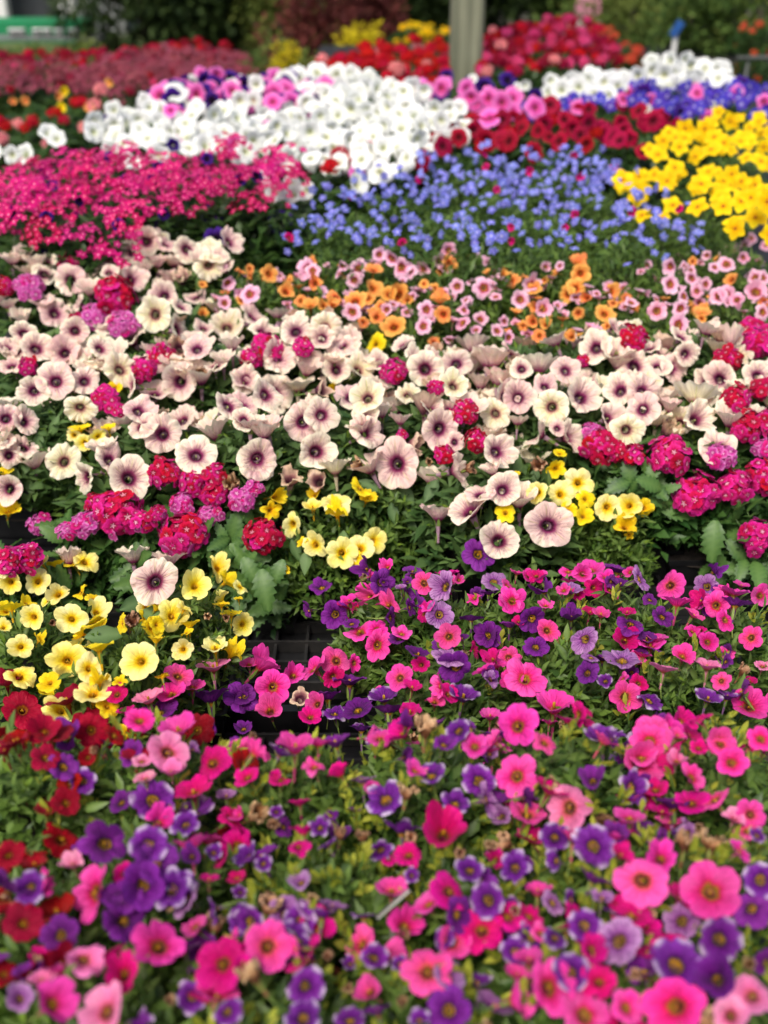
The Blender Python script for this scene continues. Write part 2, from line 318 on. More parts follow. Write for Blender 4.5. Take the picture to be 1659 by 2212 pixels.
# ------------------------------------------------------------------ flower shapes (unit rim radius, +Z looks out of the flower)
def corolla(name, mat, seed, lobes=5, notch=.1, npow=3., ruffle=.05, cup=.28, tube=.9, tr=.16, tr0=.45, na=60, rings=7, tuberings=3, tilt=.06, reflex=.06, crease=.06, fold=0., squash=0., mid_notch=.0, crumple=0., pointy=0., cexp=2.0):
    q = np.random.RandomState(seed)
    a = np.linspace(0, 2 * np.pi, na, endpoint=False)
    u = np.abs(((a * lobes / (2 * np.pi)) % 1.0) - .5) * 2     # 0 on the rib of a lobe, 1 at a notch
    li = np.floor(a * lobes / (2 * np.pi)).astype(int) % lobes
    lsc = 1 + q.uniform(-.07, .07, lobes); ltl = q.uniform(-tilt, tilt, lobes) 
    ws = .5 + .5 * np.cos(np.pi * u)
    lobeR = 1 - notch * u ** npow + pointy * (1 - u) ** 2 - mid_notch * np.clip(1 - u / .22, 0, 1)
    lobeR *= 1 + (lsc[li] - 1) * ws
    h = np.zeros(na); h2 = np.zeros(na)
    for k in range(2, 5): h += q.uniform(-1, 1) * np.sin(k * a + q.uniform(0, 6.28)) * .7
    for k in range(8, 18, 2): h2 += q.uniform(-1, 1) * np.sin(k * a + q.uniform(0, 6.28)) * .5
    lobeR *= 1 + .5 * ruffle * h2 * .6
    V = []; rad = []; lob = []
    tt = [(-1 + i / tuberings) for i in range(tuberings)]
    for t in tt:                                    # tube
        r = tr * (tr0 + (1 - tr0) * (1 + t) ** 1.3)
        V.append(np.stack([r * np.cos(a), r * np.sin(a), np.full(na, tube * t * .9 - cup)], 1)); rad.append(np.full(na, t)); lob.append(u)
    for i in range(rings + 1):
        t = (i / rings) ** .9
        r = tr + (lobeR - tr) * t
        z = -cup * (1 - t) ** cexp - reflex * t ** 3
        z = z + ruffle * (h * .8 + h2) * t ** 2.2 + ltl[li] * ws * t ** 1.5 - crease * (u ** 6) * t * (1.25 - t) * 2 - .02 * np.exp(-(u / .12) ** 2) * t
        if cup > .3: z = z
        V.append(np.stack([r * np.cos(a), r * np.sin(a), z + 0 * a], 1)); rad.append(np.full(na, t)); lob.append(u)
    V = np.concatenate(V); rad = np.concatenate(rad); lob = np.concatenate(lob)
    if fold:                                         # one side folds back
        d = q.uniform(0, 6.28); s = V[:, 0] * np.cos(d) + V[:, 1] * np.sin(d)
        k = np.clip(s - .1, 0, None) * (rad > 0); V[:, 2] -= fold * k ** 1.5; V[:, 0] -= np.cos(d) * k * fold * .35; V[:, 1] -= np.sin(d) * k * fold * .35
    if squash:
        d = q.uniform(0, 6.28); s = V[:, 0] * np.cos(d) + V[:, 1] * np.sin(d)
        V[:, 2] += squash * (s ** 2) * (rad > 0); V[:, 0] -= np.cos(d) * s * .25 * abs(squash); V[:, 1] -= np.sin(d) * s * .25 * abs(squash)
    if crumple:
        g = [q.normal(0, 3.2, 3) for _ in range(9)]; ph = q.uniform(0, 6.28, 9)
        for c in range(3):
            V[:, c] += crumple * sum(np.sin(V @ g[(i * 3 + c) % 9] * (1 + i * .6) + ph[i]) for i in range(3)) * np.clip(rad, 0, 1) * .5
        V[:, :2] *= (1 - .45 * np.clip(rad, 0, 1) * min(1, crumple * 3))[:, None]; V[:, 2] += .35 * np.clip(rad, 0, 1) * crumple * 2
    F = []
    nr = len(tt) + rings + 1
    for i in range(nr - 1):
        for k in range(na):
            k2 = (k + 1) % na
            F.append((i*na+k, i*na+k2, (i+1)*na+k2, (i+1)*na+k))
    m = MB(); m.add(V, F)
    return m.mesh(name, mat, rad=rad, lobe=lob)

def petalled(name, mat, seed, n=5, wid=.62, length=1., tip=.0, inner=.1, cupz=.12, heart=.0, rows=4, separate=False, drop=.0):
    "flowers with free petals; returns a list of petal meshes if separate else one mesh"
    q = np.random.RandomState(seed)
    out = []; VV = []; FF = []; RR = []; LL = []; off = 0
    for k in range(n):
        a0 = 2 * np.pi * k / n + q.uniform(-.08, .08)
        ln = length * q.uniform(.92, 1.06); V = []; rr = []; ll = []
        tw = q.uniform(-.15, .15); dz = q.uniform(-.06, .06)
        for i in range(rows + 1):
            t = i / rows; wv = wid * (math.sin(math.pi * min(1, .12 + t * .62)) ** .9) * (1 - tip * t ** 3)
            for j in (-1, -.5, 0, .5, 1):
                x = inner + (ln - inner) * (t * (1 - heart * (1 - abs(j)) * t ** 3) - (.16 * abs(j) ** 2) * t ** 2)
                y = j * wv * (.55 if i < rows else .42)
                z = cupz * (1 - (1 - t) ** 2) * .0 + cupz * t * (1 - t) * 2 - drop * t * t + tw * j * t * .3 + dz * t + .05 * j * j
                V.append((x * math.cos(a0) - y * math.sin(a0), x * math.sin(a0) + y * math.cos(a0), z)); rr.append(t); ll.append(abs(j))
        F = [(i*5+j, i*5+j+1, (i+1)*5+j+1, (i+1)*5+j) for i in range(rows) for j in range(4)]
        F = [f[::-1] for f in F]
        if separate:
            m = MB(); m.add(V, F); out.append(m.mesh(name, mat, rad=rr, lobe=ll))
        VV += V; FF += [tuple(x + off for x in f) for f in F]; RR += rr; LL += ll; off += len(V)
    if separate: return out
    m = MB(); m.add(VV, FF); return m.mesh(name, mat, rad=RR, lobe=LL)

def calyx_mesh(name, n=5, ln=.55, z0=-1.15, w=.09, ped=1.0):
    m = MB()
    for k in range(n):
        a = 2 * math.pi * k / n
        c, s = math.cos(a), math.sin(a)
        v = []
        for (t, r, ww) in ((0, .06, .03), (.35, .15, w), (.75, .2, w * .8), (1, .27, .01)):
            for j in (-1, 1): v.append((r * c - j * ww * s, r * s + j * ww * c, z0 + t * ln))
        m.add(v, [(0, 1, 3, 2), (2, 3, 5, 4), (4, 5, 7, 6)])
    m.tube([(0, 0, z0 + .1), (.02, .05, z0 - ped * .4), (.0, .18, z0 - ped)], [.07, .05, .05], 5)
    return m.mesh(name, M['calyx'])

def stig_mesh(name, mat, z=-.22, s=.05, n=4):
    m = MB()
    for k in range(n):
        a = 2.2 * k; r = s * .9 if k else 0
        x, y = r * math.cos(a), r * math.sin(a)
        m.tube([(x, y, z - .25), (x, y, z - .02), (x, y, z + .03)], [s * .25, s * .7, s * .2], 6)
    return m.mesh(name, mat)
CAL_P = calyx_mesh('calyx', ped=.8, z0=-1.2, ln=.5)
CAL_C = calyx_mesh('calyx', ped=.9, z0=-1.25, ln=.75, w=.08)
ST_P = stig_mesh('stigma', M['stig'], -.34, .038, 3)
ST_C = stig_mesh('stigma', M['stigy'], -.2, .055, 5)

KIND = {}
def petunia_set(mat, seeds, **kw):
    base = dict(notch=.13, npow=2.6, ruffle=.075, cup=.42, tube=.95, tr=.18, na=90, rings=9, tilt=.24, reflex=.06, crease=.12)
    base.update(kw)
    res = []
    for i, s in enumerate(seeds):
        k = dict(base)
        if i % 4 == 1: k.update(ruffle=.11, reflex=.16)
        if i % 4 == 2: k.update(fold=.45, cup=.46)
        if i % 4 == 3: k.update(squash=.22, cup=.55, ruffle=.08)
        res.append(corolla('corolla', M[mat], s, **k))
    return res
def cal_set(mat, seeds, **kw):
    base = dict(notch=.18, npow=3.0, ruffle=.045, cup=.3, tube=.95, tr=.16, na=60, rings=7, tilt=.3, reflex=.03, crease=.13, mid_notch=.03)
    base.update(kw)
    res = []
    for i, s in enumerate(seeds):
        k = dict(base)
        if i % 4 == 1: k.update(notch=.26, reflex=.14)
        if i % 4 == 2: k.update(squash=.42, cup=.38)
        if i % 4 == 3: k.update(fold=.8, ruffle=.06)
        if i == 5: k.update(squash=.85, cup=.5, fold=.4, ruffle=.07)
        if i == 7: k.update(tilt=.55, cup=.45, notch=.24)
        if i == 6: k.update(cup=.6, squash=.5, cexp=1.5)
        res.append(corolla('corolla', M[mat], s, **k))
    return res
KIND['cream'] = petunia_set('cream', range(10, 22))
KIND['creamy'] = petunia_set('creamy', range(24, 30))
KIND['wilt'] = [corolla('corolla', M['wilt'], s, notch=.1, ruffle=.1, cup=.5, tr=.2, na=60, rings=8, crumple=.22) for s in (31, 32, 33, 34, 35)]
KIND['dead'] = [corolla('corolla', M['dead'], s, notch=.1, ruffle=.12, cup=.6, tr=.2, na=50, rings=7, crumple=.36) for s in (41, 42, 43)]
for i, k in enumerate(('yel', 'yeld', 'pink', 'coral', 'light', 'mag', 'vio', 'lav', 'red', 'ora', 'lpk')):
    KIND[k] = cal_set(k, [100 + 10 * i + j for j in range(8)])
KIND['star'] = cal_set('star', [300, 301, 302, 303], notch=.2, cup=.34)
KIND['starw'] = cal_set('star', [310, 311, 312], notch=.32, cup=.45, npow=2.4, pointy=.06)
KIND['ybud'] = cal_set('yeld', [320, 321], notch=.45, cup=.5, npow=1.6)
KIND['white'] = petunia_set('white', [330, 331, 332, 333], na=40, rings=5, cup=.24, tr=.1, ruffle=.05, tilt=.1, crease=.07)
KIND['bub'] = petunia_set('bub', [340, 341, 342], na=40, rings=5, cup=.24, tr=.1, ruffle=.05, tilt=.1, crease=.07)
KIND['dkp'] = petunia_set('dkp', [350, 351, 352], na=40, rings=5)
KIND['crim'] = petunia_set('crim', [360, 361, 362], na=40, rings=5, cup=.24, tr=.1, ruffle=.05, tilt=.1, crease=.07)
SIDE = {}
for k, s0 in (('cream', 800), ('creamy', 810), ('wilt', 820)):
    SIDE[k] = [corolla('corolla', M[k], s0 + j, notch=.12, npow=2.6, ruffle=.09, cup=.85 + .1 * j, tube=1.25, tr=.14, na=70, rings=9, tilt=.14, reflex=.05, crease=.1, cexp=1.25, squash=.15 * (j % 2)) for j in range(3)]
for i, k in enumerate(('yel', 'yeld', 'pink', 'coral', 'light', 'mag', 'vio', 'lav', 'red', 'ora', 'lpk', 'star')):
    SIDE[k] = [corolla('corolla', M[k], 840 + 4 * i + j, notch=.16, npow=3.2, ruffle=.05, cup=.5 + .15 * j, tube=1.2, tr=.14, na=50, rings=7, tilt=.16, reflex=.06, crease=.1, cexp=1.35) for j in range(2)]
PETUNIA = {'cream', 'creamy', 'wilt'}
NOSTIG = {'dead', 'wilt', 'white', 'bub', 'dkp', 'crim', 'ybud'}
FLORET = {k: [petalled('floret', M[k], 400 + j, 5, wid=1.0, heart=.26, inner=.03, rows=3, cupz=.08, drop=.06) for j in range(2)] for k in ('vr', 'vm', 'vl')}
BID = [petalled('petal', M['bid'], 420 + j, 5, wid=.72, inner=.06, rows=4, cupz=.06, tip=.12, separate=True) for j in range(3)]
m_ = MB(); m_.lathe([(0.0, .09), (.06, .085), (.12, .05), (.13, -.02), (.05, -.1), (.03, -.5)], 10); DISC = m_.mesh('flower_centre', M['disc'])
LOB = {k: [petalled('blossom', M[k], 430 + j, 5, wid=.7, inner=.02, rows=3, cupz=.05, drop=.15) for j in range(3)] for k in ('lob', 'lobp')}
m_ = MB(); m_.lathe([(0, .04), (.1, .02), (.2, -.06), (.16, -.2), (.05, -.34), (.035, -.6), (.03, -1.2)], 8); HUB = m_.mesh('flower_head', M['stem'])

def cluster_mesh(name, mat, seed, n=24, fs=.2, R_=.42, dome=.5, petals=5):
    "a round head of small florets joined in one mesh (heads too far away to pick florets apart)"
    q = random.Random(seed); VV = []; FF = []; RR = []; off = 0
    for i in range(n):
        th = math.acos(1 - (i + .5) / n * (1 + (1 - dome) * .6)); ph = i * 2.39996 + q.uniform(-.2, .2)
        d = Vector((math.sin(th) * math.cos(ph), math.sin(th) * math.sin(ph), math.cos(th)))
        qt = (d + Vector((0, 0, .25))).to_track_quat('Z', 'Y') @ Quaternion((0, 0, 1), q.uniform(0, 6.28))
        rj = q.uniform(.72, 1.18); c = Vector((d.x * R_ * rj, d.y * R_ * rj, d.z * R_ * dome * rj))
        f0 = fs * q.uniform(.85, 1.15)
        VV.append(c); RR.append(0.)
        for k in range(petals * 2):
            a = math.pi * k / petals; r = f0 * (1 if k % 2 == 0 else .62)
            VV.append(c + qt @ Vector((r * math.cos(a), r * math.sin(a), .03 - .06 * (k % 2)))); RR.append(.95 if k % 2 == 0 else .5)
        m0 = petals * 2
        FF += [(off, off + 1 + k, off + 1 + (k + 1) % m0) for k in range(m0)]; off += 1 + m0
    m = MB(); m.add([tuple(v) for v in VV], FF)
    return m.mesh(name, mat, False, rad=RR, lobe=[.5] * len(RR))
CLUS = {k: [cluster_mesh('flower_head', M[k], 500 + j, n, .24) for j in range(3)] for k, n in (('vf', 38), ('ger', 16), ('gerp', 16), ('gerc', 12), ('salm', 14), ('dust', 14), ('crim', 12))}

def loose_head(name, mat, seed, n=30, fs=.15):
    "an untidy flat verbena head: five notched petals to a floret, a pale eye, ragged outline"
    q = random.Random(seed); VV = []; FF = []; RR = []
    for i in range(n):
        r = math.sqrt(q.random()) * q.uniform(.75, 1.2); a0 = q.uniform(0, 6.283)
        c = Vector((r * math.cos(a0), r * math.sin(a0), .32 * (1 - r * r) + q.uniform(-.12, .12)))
        d = Vector((c.x * .7 + q.uniform(-.4, .4), c.y * .7 + q.uniform(-.4, .4), 1)).normalized()
        qt = d.to_track_quat('Z', 'Y') @ Quaternion((0, 0, 1), q.uniform(0, 6.28)); f0 = fs * q.uniform(1.1, 1.7)
        off = len(VV); VV.append(c); RR.append(.02)
        for k in range(10):
            a = math.pi * k / 5; rr = f0 * (1 if k % 2 == 0 else .5)
            VV.append(c + qt @ Vector((rr * math.cos(a), rr * math.sin(a), .02))); RR.append(.95 if k % 2 == 0 else .5)
        FF += [(off, off + 1 + k, off + 1 + (k + 1) % 10) for k in range(10)]
    m = MB(); m.add([tuple(v) for v in VV], FF)
    return m.mesh(name, mat, False, rad=RR, lobe=[.5] * len(RR))
CLUS['vf'] = [loose_head('flower_head', M['vf'], 540 + j, 34) for j in range(5)]
CLUS['dust'] = [loose_head('flower_head', M['dust'], 550 + j, 18, .2) for j in range(3)]

# ------------------------------------------------------------------ leaves, shoots, foliage
def leaf_pts(ln, wd, bend=.25, fold=.25, segs=4, p=1.0, q=None):
    V = []; F = []; rib = []
    for i in range(segs + 1):
        t = i / segs
        ww = wd * .5 * (math.sin(math.pi * t ** .85) ** p if 0 < t < 1 else (.12 if t == 0 else .03))
        z = -bend * ln * t * t
        V += [(-ww, t * ln, z + fold * ww), (0, t * ln, z), (ww, t * ln, z + fold * ww)]; rib += [0, 1, 0]
    for i in range(segs):
        for j in (0, 1): F.append((i*3+j, i*3+j+1, (i+1)*3+j+1, (i+1)*3+j))
    return V, F, rib
def leaf_mesh(name, mat, ln, wd, bend, fold, segs=4, p=1.):
    V, F, rib = leaf_pts(ln, wd, bend, fold, segs, p)
    m = MB(); m.add(V, F); return m.mesh(name, mat, tone=[0.] * len(V), rib=rib)
LEAVES = {
 'cal': [leaf_mesh('leaf', M['leaf'], l, w_, b, f) for l, w_, b, f in ((.022, .0085, .2, .3), (.026, .0095, .35, .4), (.019, .0085, .05, .25), (.024, .0105, .3, .15))],
 'pet': [leaf_mesh('leaf', M['leafp'], l, w_, b, f) for l, w_, b, f in ((.034, .017, .2, .25), (.040, .019, .4, .3), (.028, .013, .1, .3), (.036, .013, .25, .4))],
 'lime': [leaf_mesh('leaf', M['lime'], l, w_, b, f, 3) for l, w_, b, f in ((.013, .0055, -.15, .5), (.015, .006, -.05, .5))],
 'bud': [leaf_mesh('leaf', M['bud'], l, w_, b, f, 3) for l, w_, b, f in ((.017, .0055, -.1, .5), (.020, .006, .05, .5))],
}
def lobed_leaf(name, mat, ln, wd, seed):
    "serrated, deeply veined verbena leaf"
    q = random.Random(seed); V = []; F = []; rib = []; segs = 12
    for i in range(segs + 1):
        t = i / segs
        ww = wd * .5 * (math.sin(math.pi * min(1, t * .93 + .05)) ** .7) * (1 if i % 2 else .72) * (1 - .25 * t)
        if i == segs: ww = wd * .03
        z = -.35 * ln * t * t
        sh = .06 * ln if i % 2 else 0
        V += [(-ww, t * ln + sh, z + .1 * ww), (-ww * .5, t * ln + sh * .5, z + .18 * ww), (0, t * ln, z), (ww * .5, t * ln + sh * .5, z + .18 * ww), (ww, t * ln + sh, z + .1 * ww)]
        rib += [0, .2 if i % 2 else .8, 1, .2 if i % 2 else .8, 0]
    for i in range(segs):
        for j in range(4): F.append((i*5+j, i*5+j+1, (i+1)*5+j+1, (i+1)*5+j))
    m = MB(); m.add(V, F); return m.mesh(name, mat, tone=[0.] * len(V), rib=rib)
LEAVES['verb'] = [lobed_leaf('leaf', M['leafv'], .05, .036, 1), lobed_leaf('leaf', M['leafv'], .042, .026, 2), lobed_leaf('leaf', M['leafv'], .034, .026, 3)]

def shoot_template(kinds, n, ln, seed, spread=(55, 25), nkey=None):
    "a stem along +Z with leaves; returns the stem mesh and leaf placements"
    q = random.Random(seed)
    m = MB(); bx, by = q.uniform(-.15, .15) * ln, q.uniform(-.15, .15) * ln
    pts = [(bx * (t * t), by * (t * t), t * ln) for t in (0, .35, .7, 1)]
    m.tube(pts, [.0013, .0012, .001, .0006], 5)
    me = m.mesh('shoot', M['stem'], tone=[.3] * m.n)
    pl = []
    for i in range(n):
        t = .25 + .75 * i / (n - 1)
        key = kinds[0] if t < .8 or len(kinds) < 2 else kinds[1]
        a = i * 2.4 + q.uniform(-.3, .3)
        el = spread[0] + (spread[1] - spread[0]) * t + q.uniform(-10, 10)     # angle from the stem
        p = Vector((bx * t * t, by * t * t, t * ln))
        qt = Quaternion((0, 0, 1), a) @ Quaternion((1, 0, 0), R(90 - el))
        pl.append((q.choice(LEAVES[key]), p, qt, q.uniform(.8, 1.15) * (1 - .25 * t)))
    return me, pl
SHOOT = {
 'cal': [shoot_template(('cal', 'bud'), 9, .05, 600 + i) for i in range(3)] + [shoot_template(('cal',), 8, .055, 610 + i) for i in range(2)],
 'lime': [shoot_template(('cal', 'lime'), 9, .05, 620 + i, (60, 22)) for i in range(3)] + [shoot_template(('lime',), 6, .022, 630 + i, (48, 12)) for i in range(2)],
 'pet': [shoot_template(('pet', 'bud'), 8, .07, 640 + i, (62, 20)) for i in range(4)],
 'verb': [shoot_template(('verb',), 5, .06, 650 + i, (75, 45)) for i in range(3)],
}
def rand_leaves(mb, tones, pts, dirs, ln, wd, q, segs=2):
    for p, d in zip(pts, dirs):
        V, F, _ = leaf_pts(ln * q.uniform(.7, 1.3), wd * q.uniform(.7, 1.2), q.uniform(-.1, .4), .25, segs)
        # the leaf's +Y runs along d, its face mostly up
        y = Vector(d).normalized(); x = y.cross(Vector((0, 0, 1)) + Vector((q.uniform(-.5, .5), q.uniform(-.5, .5), 0)))
        if x.length < 1e-4: x = Vector((1, 0, 0))
        x.normalize(); z = x.cross(y)
        V = [tuple(Vector(p) + x * a + y * b + z * c) for a, b, c in V]
        mb.add(V, F); tones += [q.random()] * len(V)
def foliage_mesh(name, mat, seed, n, R_, H, ln, wd, shell=.55, bottom=0.):
    "leaves filling a low dome of radius R_ and height H standing on z = 0"
    q = random.Random(seed); mb = MB(); tones = []; P = []; D = []
    for i in range(n):
        r = R_ * math.sqrt(q.random()); a = q.uniform(0, 6.283)
        top = H * (1 - .5 * (r / R_) ** 2.2)
        z = top - (abs(q.gauss(0, .022)) if q.random() < .85 else q.uniform(0, .085 * (1.3 - r / R_)))
        P.append((r * math.cos(a), r * math.sin(a), z))
        b = q.uniform(0, 6.283); o = .9 * (r / R_)
        D.append((math.cos(b) * .8 + o * math.cos(a), math.sin(b) * .8 + o * math.sin(a), q.uniform(-.1, .9)))
    rand_leaves(mb, tones, P, D, ln, wd, q)
    for k in range(14):
        a = q.uniform(0, 6.283); r = R_ * q.uniform(.2, .85); t = H * (1 - .75 * (r / R_) ** 2.5)
        mb.tube([(0.02 * math.cos(a), .02 * math.sin(a), 0), (r * .5 * math.cos(a), r * .5 * math.sin(a), t * .6), (r * math.cos(a), r * math.sin(a), t * .95)], [.003, .002, .0015], 4)
    tones += [.5] * (mb.n - len(tones))
    return mb.mesh(name, mat, tone=tones, rib=[0.] * mb.n)
FOL = {
 'cal': [foliage_mesh('foliage', M['leaf'], 700 + i, 1300, .105, .15, .021, .009) for i in range(3)],
 'pet': [foliage_mesh('foliage', M['leafp'], 710 + i, 800, .12, .16, .032, .015) for i in range(3)],
 'verb': [foliage_mesh('foliage', M['leafv'], 720 + i, 700, .12, .15, .03, .02) for i in range(2)],
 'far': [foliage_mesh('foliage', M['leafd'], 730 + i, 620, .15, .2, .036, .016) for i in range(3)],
 'thin': [foliage_mesh('foliage', M['leaf'], 740 + i, 900, .14, .2, .028, .007) for i in range(3)],
}
def clump_mesh(name, mat, seed, n, rx, ry, rz, ln, wd, lumps=14, floor=None):
    "crown or shrub: leaves gathered in many uneven clumps with gaps between"
    q = random.Random(seed); mb = MB(); tones = []; P = []; D = []
    cs = []
    for i in range(lumps):
        d = Vector((q.gauss(0, 1), q.gauss(0, 1), q.gauss(0, 1))).normalized() * q.uniform(.35, .95)
        cs.append((d, q.uniform(.22, .42)))
    for i in range(n):
        c, s = q.choice(cs)
        e = Vector((q.gauss(0, 1), q.gauss(0, 1), q.gauss(0, 1))).normalized() * q.random() ** .4 * s
        p = c + e
        if floor is not None and p.z < floor: p.z = floor + q.random() * .1
        P.append((p.x * rx, p.y * ry, p.z * rz)); D.append(tuple(e.normalized() + Vector((q.uniform(-.8, .8), q.uniform(-.8, .8), q.uniform(-.6, .5)))))
    rand_leaves(mb, tones, P, D, ln, wd, q, 2)
    return mb.mesh(name, mat, tone=tones, rib=[0.] * mb.n)

# pots
def pot_mesh(name, mat, r, h):
    m = MB(); m.lathe([(0, 0), (r * .72, 0), (r * .93, h * .86), (r, h * .86), (r * 1.02, h), (r * .95, h), (r * .92, h * .84), (0, h * .82)], 24)
    return m.mesh(name, mat)
def sqpot_mesh(name, mat, r, h):
    m = MB()
    m.lathe([(0, 0), (r * .95, 0), (r * 1.25, h * .88), (r * 1.3, h * .88), (r * 1.32, h), (r * 1.22, h), (r * 1.2, h * .86), (0, h * .84)], 4)
    me = m.mesh(name, mat, False)
    me.transform(Matrix.Rotation(R(45), 4, 'Z')); return me
def soil_mesh(r, z): 
    m = MB(); m.lathe([(0, z + .004), (r * .6, z + .003), (r, z)], 16); return m.mesh('soil', M['soil'])

# ------------------------------------------------------------------ the setting: ground, benches, trays
def struct(name, me, loc=(0, 0, 0)):
    o = link(name, me, None, loc); o['kind'] = 'structure'; return o
m_ = MB(); G = 60
vv = [(x, y, 0) for y in (-G, -4, 8, 16, 40, G * 3) for x in (-G * 2, -8, 0, 8, G * 2)]
m_.add(vv, [(j*5+i, j*5+i+1, (j+1)*5+i+1, (j+1)*5+i) for j in range(5) for i in range(4)])
struct('ground', m_.mesh('ground', M['gravel'], False))
m_ = MB(); m_.add([(-14, 11, .006), (-1.2, 11, .006), (-2.5, 34, .006), (-24, 34, .006)], [(0, 1, 2, 3)])
struct('lawn', m_.mesh('lawn', M['grass'], False))

def bench(label, x0, x1, y0, y1, z):
    o = thing('display_bench', label, 'bench', ((x0 + x1) / 2, (y0 + y1) / 2, 0), 'display benches of the nursery')
    hx, hy = (x1 - x0) / 2, (y1 - y0) / 2
    m = MB(); m.box(-hx, -hy, z - .03, hx, hy, z); link('bench_top', m.mesh('bench_top', M['black2'], False), o)
    m = MB(); m.box(-.03, -.03, 0, .03, .03, z - .032); lm = m.mesh('leg', M['black2'], False)
    for a in (-1, 1):
        for b in (-1, 1): link('leg', lm, o, (a * (hx - .08), b * (hy - .08), 0))
    return o
ZA, ZB = .70, .75
bench('black bench in front carrying the pink, yellow and cream flower pots', -1.15, 1.15, .22, 1.985, ZA)
bench('black bench behind the orange flowers carrying blue, magenta and white plants', -1.75, 2.0, 2.0, 4.25, ZB)
bench('black bench beyond the timber post carrying scarlet geraniums', -.36, 2.4, 4.5, 6.6, .72)
bench('low bench at far left carrying dusky pink and red plants', -4.2, -.75, 3.6, 5.15, .62)

TRX, TRY = .50, .34
def bar_mesh(name, sx, sy, sz): m = MB(); m.box(-sx/2, -sy/2, 0, sx/2, sy/2, sz); return m.mesh(name, M['black2'], False)
BX = bar_mesh('grid_bar', TRX - .03, .004, .018); BY = bar_mesh('grid_bar', .004, TRY - .03, .015)
m_ = MB()
for s in (-1, 1):
    m_.box(-TRX/2, s*(TRY/2-.006)-.006, 0, TRX/2, s*(TRY/2-.006)+.006, .05)
    m_.box(s*(TRX/2-.006)-.006, -TRY/2+.0125, 0, s*(TRX/2-.006)+.006, TRY/2-.0125, .048)
TR_RIM = m_.mesh('rim', M['black'], False)
m_ = MB(); m_.box(-TRX/2+.013, -TRY/2+.013, .001, TRX/2-.013, TRY/2-.013, .004); TR_FL = m_.mesh('tray_floor', M['black'], False)
cols_w = {-1: 'left', 0: 'middle', 1: 'right'}
for j, yc in enumerate((.48, .83, 1.18, 1.53, 1.82)):
    for i in (-1, 0, 1):
        if yc > 1.7: continue
        rowname = ('frontmost row of pots', 'yellow and violet calibrachoas', 'cream petunias in front', 'cream petunias farther back')[j]
        t = thing('plant_tray', f'black plastic grid tray under the {rowname}, {cols_w[i]} one of its row', 'tray', (i * .51, yc, ZA + .001), 'black grid trays on the front bench')
        link('rim', TR_RIM, t); link('tray_floor', TR_FL, t)
        nb = 12
        for k in range(nb): link('grid_bar', BY, t, (-TRX/2 + .02 + k * (TRX - .04) / (nb - 1), 0, .0045))
        for k in range(8): link('grid_bar', BX, t, (0, -TRY/2 + .022 + k * (TRY - .044) / 7, .005))

# ------------------------------------------------------------------ plants of the near beds
PL = []     # dict per plant
RADII = {(180,1130): .05, (20,1210): .05, (570,1160): .05, (390,1290): .064, (850,1280): .07, (640,1650): .078, (1530,1000): .055, (1645,1120): .04, (330,1110): .07, (490,1080): .065, (1650,950): .07, (140,870): .1, (20,900): .09, (1330,1090): .06}
def plant(px, py, ztop, rad, fol, name, label, cat, group, pot='sq', dens=1.0, extra=None, code=''):
    rad = RADII.get((px, py), rad)
    c = at(px, py, ztop - .015)
    zb = ZA + .006
    root = thing(name, label, cat, (c.x, c.y, zb), group)
    d = dict(root=root, c=c, z=ztop, R=rad, fol=fol, dens=dens, flowers=[], code=code, drop=.075, pot=pot)
    PL.append(d); return d
def canopy(x, y):
    best = -1
    for p in PL:
        d2 = ((x - p['c'].x) ** 2 + (y - p['c'].y) ** 2) / p['R'] ** 2
        if d2 < 1.7: best = max(best, p['z'] - p['drop'] * d2)
    return best
G1, G2, G3, G4 = 'calibrachoa pots in the front bed', 'calibrachoa pots in the middle bed', 'cream petunia pots', 'orange and pale pink calibrachoa pots'
cm = 'flowering plant'
F_ = [
 (60,1650,1.0,'crimson calibrachoa with large velvety flowers at the left edge, just below the yellow flowers', 'cal'),
 (330,1640,1.0,'mixed calibrachoa with a pale pink double bloom, right of the crimson flowers', 'lime'),
 (640,1650,1.0,'mostly green calibrachoa with a few pink blooms, in front of the black tray gap', 'lime'),
 (930,1650,1.0,'calibrachoa with violet trumpets and lime buds in front of the tray gap, right half', 'lime'),
 (1230,1640,1.0,'hot pink calibrachoa with big round blooms behind the veined violet flowers', 'lime'),
 (1560,1640,1.0,'pink calibrachoa with lime buds at the right edge, back row of the front bed', 'lime'),
 (50,1960,1.0,'crimson calibrachoa beside violet blooms at the left edge of the front bed', 'cal'),
 (310,1890,1.0,'violet calibrachoa with yellow eyes above the largest pink bloom on the left', 'cal'),
 (680,1900,.985,'green calibrachoa with many small faded violet flowers around the middle of the front bed', 'lime'),
 (1000,1910,.985,'magenta calibrachoa leaning over the white plant label', 'lime'),
 (1330,1880,.995,'calibrachoa with white edged violet blooms under a large pink flower, right of the middle', 'lime'),
 (1600,1900,1.0,'bright pink calibrachoa with violet blooms at the right edge of the front bed', 'lime'),
 (200,2150,1.0,'pink calibrachoa with the cluster of large hot pink blooms at the lower left', 'cal'),
 (560,2160,.985,'coral pink calibrachoa over a terracotta pot at the bottom edge', 'lime'),
 (920,2170,.975,'sparse lime green calibrachoa with violet yellow eyed flowers at the bottom middle', 'lime'),
 (1270,2140,.99,'pink and pale violet calibrachoa at the bottom, left of the violet and white cluster', 'lime'),
 (1570,2150,1.0,'calibrachoa with the largest pink and violet blooms at the lower right corner', 'lime'),
]
for i, (x, y, z, lb, fo) in enumerate(F_):
    plant(x, y, z, .088, fo, 'calibrachoa_plant', lb, cm, G1, pot='terra' if i in (0, 12, 13) else 'sq', code='f')
